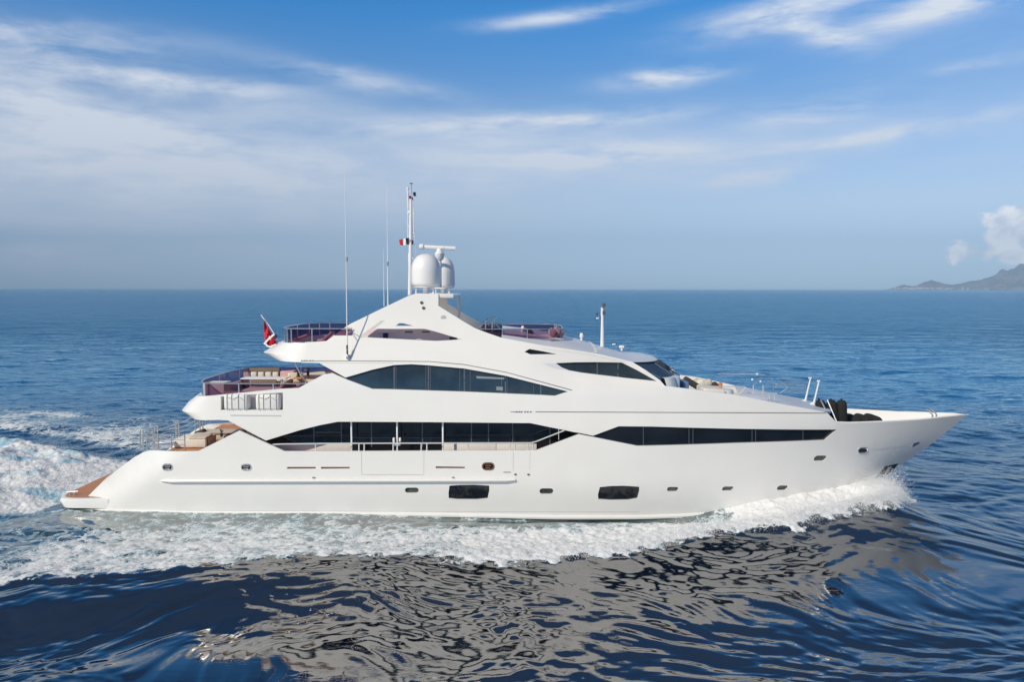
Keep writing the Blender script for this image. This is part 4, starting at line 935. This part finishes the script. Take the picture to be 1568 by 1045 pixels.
# trough alongside midships and the outer swell
H -= .46*np.exp(-((Yg+4.0)/1.1)**2)*np.interp(X, [-8,-2,5,9,12], [0,.55,1,1,0])
swell = np.exp(-((sd+1.2)/1.6)**2)*np.interp(X, [-40,-18,-9,-2,4,12], [.42,.40,.30,.06,0,0])*(Yg < 0); H += swell
H -= .22*np.exp(-((sd+4.2)/1.8)**2)*np.interp(X, [-40,-18,-9,-2,4], [1,1,.8,.4,0])*(Yg < 0)
# stern wake churn
back = -21.15-X
wedge_w = 4.9+np.maximum(back, 0)*.38
inw = sstep(-.3, .8, back)
core = np.clip(1.15-np.abs(Yg-.8-.12*np.maximum(back,0))/np.maximum(wedge_w, 1), 0, 1)
churn = inw*sstep(0, .35, core)
lump = fbm(X*.5, Yg*.5, 4, 61, .45); H += churn*(.34+1.15*(lump-.38)+.12*(b2-.5))*sstep(0.3, 5.0, back)*np.interp(back, [0,6,40,90], [.8,1.0,.6,.2])
# far diverging wake crest on the other side
FAR = [PZ(a, b_) for a, b_ in ((260,697),(170,676),(90,664),(0,655),(-120,646),(-300,636))]; FAR = [(p.x, p.y) for p in smooth_line(FAR)]
fd, fa = seg_dist(X, Yg, FAR); fcr = np.exp(-(fd/1.7)**2)*(X < -17)*(Yg > 0)
H += .28*fcr*(.4+1.2*b1)
# --- foam density
foam = np.zeros_like(X)
band = sstep(-.05, .55, sd+(b1-.5)*.8+(b2-.5)*1.5)*(Yg < 1.0)*sstep(19.9, 18.6, X+(b1-.5)*1.5)
t_in = (-hullw-Yg)                                  # distance outboard of the hull
width = np.maximum(sd+t_in, .1); rel = np.clip(sd/width, 0, 1)   # 0 at the outer edge, 1 at the hull
den = np.interp(X, [-60,-30,-20,-10,0,6,10,19], [.42,.52,.58,.70,.86,.98,1.1,1.2])
prof = 1-np.interp(X, [-40,-14,-6,4,9,11], [.42,.38,.5,.85,.6,0])*sstep(.45, .9, rel)
foam = np.maximum(foam, band*den*prof*(.72+.56*b3))
foam = np.maximum(foam, 1.3*sstep(.1, .55, pile+ridge_f)*sstep(8, 12, X))
foam = np.maximum(foam, churn*(.80+.9*(lump-.42))*np.interp(back, [0,30,90,300], [1.15,1.05,.6,.2]))
foam = np.maximum(foam, np.clip((.62*np.exp(-((fd-.3)/1.3)**2)+.42*np.exp(-((fd+5)/4.0)**2))*(.5+1.0*b3*b1*2), 0, .8)*(X < -16)*(Yg > 2)*np.interp(X, [-60,-30,-19,-16], [1,1,.75,0]))
foam = np.maximum(foam, .5*np.exp(-((Yg+hullw+.1)/.45)**2)*(X > -21)*(X < 1))
foam = np.maximum(foam, (.25+.65*b3)*(fd < 0)*(X < -19)*(Yg > 2)*sstep(-12, -1, fd)*.9)
foam = foam*(Yg < 45)
aer = np.clip(np.maximum(churn*.9, sstep(0, 1.5, sd)*(Yg < 0)*sstep(20, 17, X)*np.interp(X, [-60,-20,-5,12], [.3,.75,.55,.8])), 0, 1)
fm_ = sstep(.35, .95, foam)
H += fm_*near*((b2-.5)*.30+(fbm(X*6, Yg*6, 3, 71)-.5)*.12)*np.interp(X, [-60,-22,-20,0,8,19], [.6,.6,.55,.6,.75,.8])
inhull = (np.abs(Yg) < hullw-.5) & (X > -20.6) & (X < 18); H = np.where(inhull, np.minimum(H, -.3), H)
print('water verts', X.size)
nr, nc = X.shape; co = np.stack([X, Yg, H], -1).reshape(-1, 3).astype(np.float32)
idx = np.arange(nr*nc).reshape(nr, nc); q = np.stack([idx[:-1,:-1], idx[:-1,1:], idx[1:,1:], idx[1:,:-1]], -1).reshape(-1, 4).astype(np.int32)
me = bpy.data.meshes.new('water'); me.vertices.add(len(co)); me.vertices.foreach_set('co', co.ravel()); me.loops.add(q.size); me.loops.foreach_set('vertex_index', q.ravel())
me.polygons.add(len(q)); me.polygons.foreach_set('loop_start', np.arange(0, q.size, 4, dtype=np.int32)); me.update(calc_edges=True)
me.polygons.foreach_set('use_smooth', np.ones(len(q), bool))
for nm, arr in (('foam', foam), ('aer', aer)):
    at = me.attributes.new(nm, 'FLOAT', 'POINT'); at.data.foreach_set('value', np.clip(arr, 0, 2).astype(np.float32).ravel())
water = bpy.data.objects.new('water', me); col.objects.link(water); water['kind'] = 'structure'
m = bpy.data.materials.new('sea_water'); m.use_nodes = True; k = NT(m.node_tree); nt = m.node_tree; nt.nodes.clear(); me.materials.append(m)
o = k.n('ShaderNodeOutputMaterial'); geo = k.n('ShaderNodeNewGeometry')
def tex(kind, sx_, sy_, rot=0, **kw):
    mp = k.n('ShaderNodeMapping'); mp.inputs['Scale'].default_value = (sx_, sy_, sx_); mp.inputs['Rotation'].default_value = (0, 0, rot); k.l(geo.outputs['Position'], mp.inputs[0])
    x = k.n(kind, **kw); k.l(mp.outputs[0], x.inputs['Vector']); return x
fa_ = k.n('ShaderNodeAttribute', _attribute_name='foam'); aa_ = k.n('ShaderNodeAttribute', _attribute_name='aer')
w1 = tex('ShaderNodeTexNoise', .35, .8, .15, Scale=1.0, Detail=7, Roughness=.55, Distortion=.4)
w2 = tex('ShaderNodeTexNoise', 1.3, 2.2, .1, Scale=1.0, Detail=4, Roughness=.5, Distortion=.3)
w4 = tex('ShaderNodeTexNoise', .11, .30, .12, Scale=1.0, Detail=4, Roughness=.5, Distortion=.3)
w3 = tex('ShaderNodeTexNoise', .05, .14, .1, Scale=1.0, Detail=6, Roughness=.6, Distortion=.2)
# distance based blend of bump scales: far water gets the long bumps the mesh cannot carry
sepp = k.n('ShaderNodeSeparateXYZ'); k.l(geo.outputs['Position'], sepp.inputs[0])
farf = k.mr(sepp.outputs[1], 20, 160); nearf = k.mr(sepp.outputs[1], -10, 25)
hb = k.m('ADD', k.m('MULTIPLY', k.m('MULTIPLY', w1.outputs[0], .75), k.m('ADD', .05, k.m('MULTIPLY', nearf, .95))), k.m('ADD', k.m('MULTIPLY', w2.outputs[0], k.m('ADD', .012, k.m('MULTIPLY', nearf, .11))), k.m('MULTIPLY', farf, k.m('ADD', k.m('MULTIPLY', w3.outputs[0], 9.0), k.m('MULTIPLY', w4.outputs[0], 3.2)))))
bw = k.n('ShaderNodeBump', Strength=1.0, Distance=.28); k.l(hb, bw.inputs['Height'])
nl0 = tex('ShaderNodeTexNoise', 1, 1, 0, Scale=.5, Detail=5, Roughness=.55, Distortion=.5)
nl = tex('ShaderNodeTexNoise', 1, 1, 0, Scale=1.1, Detail=7, Roughness=.62, Distortion=.8)
nl2 = tex('ShaderNodeTexNoise', 1, 1, 0, Scale=5.5, Detail=5, Roughness=.6, Distortion=.5)
# lace
dist = k.n('ShaderNodeVectorMath', _operation='MULTIPLY_ADD'); k.l(nl.outputs['Color'], dist.inputs[0]); dist.inputs[1].default_value = (1.6, 1.6, 0); k.l(geo.outputs['Position'], dist.inputs[2])
vo = k.n('ShaderNodeTexVoronoi', _feature='DISTANCE_TO_EDGE', Scale=1.25); k.l(dist.outputs[0], vo.inputs['Vector'])
vo2 = k.n('ShaderNodeTexVoronoi', _feature='DISTANCE_TO_EDGE', Scale=4.2); k.l(dist.outputs[0], vo2.inputs['Vector'])
lace = k.m('ADD', k.m('MULTIPLY', k.mr(vo.outputs[0], 0, .30, 1, 0), .6), k.m('MULTIPLY', k.mr(vo2.outputs[0], 0, .28, 1, 0), .4))
pat = k.m('ADD', k.m('MULTIPLY', lace, .42), k.m('ADD', k.m('MULTIPLY', nl.outputs[0], .62), k.m('MULTIPLY', nl2.outputs[0], .38)))      # about .5 - 1.1
ff = k.m('SUBTRACT', k.m('ADD', k.m('MULTIPLY', fa_.outputs['Fac'], 1.22), k.m('MULTIPLY', pat, 1.35)), 1.46)
ffc = k.mr(ff, 0, .42)
gate = k.mr(fa_.outputs['Fac'], .03, .2); ffc = k.m('MULTIPLY', ffc, gate)
wfar = k.mr(sepp.outputs[1], -12, 45)  # by position: near sea painted darker, reflectance raised to brighten the hull's reflection
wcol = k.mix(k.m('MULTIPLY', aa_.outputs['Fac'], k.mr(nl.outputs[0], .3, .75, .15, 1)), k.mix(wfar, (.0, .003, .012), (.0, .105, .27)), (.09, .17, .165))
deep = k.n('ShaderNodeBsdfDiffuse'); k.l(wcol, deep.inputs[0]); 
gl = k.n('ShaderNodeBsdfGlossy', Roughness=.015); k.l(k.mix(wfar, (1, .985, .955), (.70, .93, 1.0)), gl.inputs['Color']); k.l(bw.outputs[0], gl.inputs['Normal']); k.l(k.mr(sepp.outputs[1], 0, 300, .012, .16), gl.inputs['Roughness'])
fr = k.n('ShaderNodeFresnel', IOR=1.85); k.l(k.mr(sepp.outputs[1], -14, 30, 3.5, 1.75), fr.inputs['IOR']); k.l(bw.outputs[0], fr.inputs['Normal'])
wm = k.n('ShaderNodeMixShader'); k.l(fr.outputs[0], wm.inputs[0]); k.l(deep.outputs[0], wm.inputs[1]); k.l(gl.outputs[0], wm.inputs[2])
fb_ = k.n('ShaderNodeBump', Strength=.45, Distance=.09); k.l(k.m('ADD', k.m('MULTIPLY', pat, 1.0), k.m('MULTIPLY', nl2.outputs[0], .5)), fb_.inputs['Height'])
fdif = k.n('ShaderNodeBsdfDiffuse'); k.l(k.mix(k.m('MULTIPLY', k.m('MULTIPLY', k.mr(nl0.outputs[0], .52, .64), aa_.outputs['Fac']), k.mr(sepp.outputs[0], -19, -22, 0, .8)), k.mix(k.mr(ff, .1, .6), k.mix(k.mr(nl0.outputs[0], .42, .62), (.40, .58, .64), (.64, .71, .74)), (.84, .845, .85)), (.22, .50, .66)), fdif.inputs[0]); k.l(fb_.outputs[0], fdif.inputs['Normal'])
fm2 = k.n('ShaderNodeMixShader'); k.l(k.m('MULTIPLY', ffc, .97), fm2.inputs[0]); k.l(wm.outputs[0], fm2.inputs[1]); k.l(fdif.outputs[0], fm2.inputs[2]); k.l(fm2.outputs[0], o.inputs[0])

# spray: thrown droplets and froth clots, one uncountable mass each
def height_at(x, y):
    i = np.clip(np.searchsorted(ys, y), 1, len(ys)-1); u = x/half[i]; j = np.clip(np.searchsorted(us, u), 0, len(us)-1); return H[i, j]
def spray(name, P_, sizes, label, cat):
    n = len(P_); base = np.array([[1,0,0],[-1,0,0],[0,1,0],[0,-1,0],[0,0,1],[0,0,-1]], float); fs0 = np.array([[0,2,4],[2,1,4],[1,3,4],[3,0,4],[2,0,5],[1,2,5],[3,1,5],[0,3,5]])
    sc_ = sizes[:, None, None]*rng.uniform(.6, 1.4, (n, 6, 1)); V = P_[:, None, :]+base[None]*sc_; Fs = fs0[None]+np.arange(n)[:, None, None]*6
    me = bpy.data.meshes.new(name); me.from_pydata(V.reshape(-1, 3).tolist(), [], Fs.reshape(-1, 3).tolist()); me.materials.append(FOAMM); me.polygons.foreach_set('use_smooth', [True]*len(me.polygons))
    ob = bpy.data.objects.new(name, me); col.objects.link(ob); tag(ob, label, cat, None, 'stuff'); return ob
FOAMM = mat('spray_white', (.88,.89,.90), .9, spec=.2)
Pn = []; Sz = []
EX = np.array(EDGE)
for _ in range(26000):
    u = rng.beta(2.6, 1.1); i = 48+u*66; i0 = min(int(i), len(EX)-2); p = EX[i0]+(EX[i0+1]-EX[i0])*(i-i0)
    fwd = sm((p[0]-2)/14); inb = rng.gamma(2.0, .42); x = p[0]-inb*.25+rng.normal(0, .12); y = p[1]+.12+inb*.75+rng.normal(0, .1)
    if -y < np.interp(x, [4,8,12,15,17,18.4], [3.7,3.35,2.45,1.3,.35,.1])+.1 and x < 18.2: continue
    hz = height_at(x, y)+rng.exponential(.06+.20*fwd**2); Pn.append((x, y, hz)); Sz.append(rng.uniform(.004, .017))
for _ in range(9000):                                  # tongue of spray at the stem
    a = rng.uniform(0, 1); x = 17.0+1.9*a+rng.normal(0, .3); y = -.25-1.9*rng.beta(1.2, 1.4); hz = height_at(x, y)+rng.exponential(.22); Pn.append((x, y, hz)); Sz.append(rng.uniform(.004, .016))
spray('bow_spray', np.array(Pn), np.array(Sz), 'white spray thrown up along the bow wave beside the hull', 'spray')
Pn = []; Sz = []
for _ in range(12000):
    bk = rng.gamma(1.6, 5); x = -21.6-bk; y = rng.normal(1.3+.1*bk, (3.8+bk*.36)*.5)
    Pn.append((x, y, height_at(x, y)+rng.exponential(.10))); Sz.append(rng.uniform(.006, .022))
spray('wake_spray', np.array(Pn), np.array(Sz), 'white froth thrown up in the churned wake behind the stern', 'spray')

# ================================================================== DISTANT HEADLAND AND HAZE
D = 7000.0
sky_line = [(1355,441.5),(1366,439),(1380,434.6),(1388,435.5),(1396,437),(1402,436),(1412,430.5),(1424,427.2),(1434,429.5),(1445,433.6),(1456,434.5),(1470,432.6),(1485,428.5),(1500,426.5),(1515,422),(1524,418),(1531,411.8),(1540,412.5),(1549,408.5),(1556,402.5),(1568,401.5),(1590,396),(1640,386),(1720,372),(1800,380),(1900,400),(2000,436)]
g = G(); NX, NYR = 300, 44; rows = []
XS = np.linspace(1352, 2000, NX)
for r_ in range(NYR):
    v = r_/(NYR-1); row = []
    for px in XS:
        top_ = max(0, 442.2-lerp(sky_line, px))/F*D
        n_ = float(fbm(np.array(px*.045), np.array(v*6+3.0), 5, 201)); n2_ = float(fbm(np.array(px*.16), np.array(v*16+1), 4, 205))
        yy = D-38+v*1500-top_*2.2*(1-v)*0; prof_ = math.sin(min(1, v*1.25)*math.pi/2)**.8 if v < .8 else math.cos((v-.8)/.2*math.pi/2)
        z = top_*prof_*(1+.0*n_)+(n_-.5)*top_*.55*math.sin(math.pi*min(1, v*1.1))+(n2_-.5)*top_*.25*math.sin(math.pi*v); z *= (1+v*.21*.8)
        row.append(((px-CX)/F*(D+v*1500), yy, max(z, -3) if 0 < v < 1 else -3))
    rows.append(row)
g.grid(rows); hm = mat('headland_rock', (.22,.17,.12), .95, noise=.3, nscale=.01)
k = NT(hm.node_tree); b = hm.node_tree.nodes['Principled BSDF']; ge = k.n('ShaderNodeNewGeometry'); x = k.n('ShaderNodeTexNoise', Scale=.012, Detail=8, Roughness=.65); k.l(ge.outputs['Position'], x.inputs['Vector'])
k.l(k.mix(k.mr(x.outputs[0], .42, .60), (.03,.04,.035), (.24,.18,.14)), b.inputs['Base Color'])
hl = g.build('hills', hm, None, angle=180); hl['kind'] = 'structure'
g = G()
for i in range(150):
    px = rng.choice([rng.normal(1392, 14), rng.normal(1425, 16), rng.uniform(1440, 1568)]); p = ((px-CX)/F*(D+60), D-38+rng.uniform(20, 110), rng.uniform(4, 22)); s_ = rng.uniform(6, 14); g.box(p, (s_*1.4, s_, s_*.8), rz=rng.uniform(0, 1.5))
tag(g.build('coastal_houses', mat('pale_house_wall', (.62,.58,.52), .8)), 'pale houses scattered along the far shore below the headland', 'houses', None, 'stuff')
hz = G(); hz.box((500, 1000, 290), (17000, 16000, 640)); hz.v = [(v[0], v[1], v[2]) for v in hz.v]
m = bpy.data.materials.new('sea_haze'); m.use_nodes = True; m.node_tree.nodes.clear(); k = NT(m.node_tree); o = k.n('ShaderNodeOutputMaterial'); v = k.n('ShaderNodeVolumePrincipled', Density=1.4e-4, Anisotropy=-.22); v.inputs['Color'].default_value = (.50, .73, 1, 1); k.l(v.outputs[0], o.inputs['Volume'])
ho = hz.build('haze', m, None); ho['kind'] = 'stuff'; ho['label'] = 'thin marine haze over the whole sea'
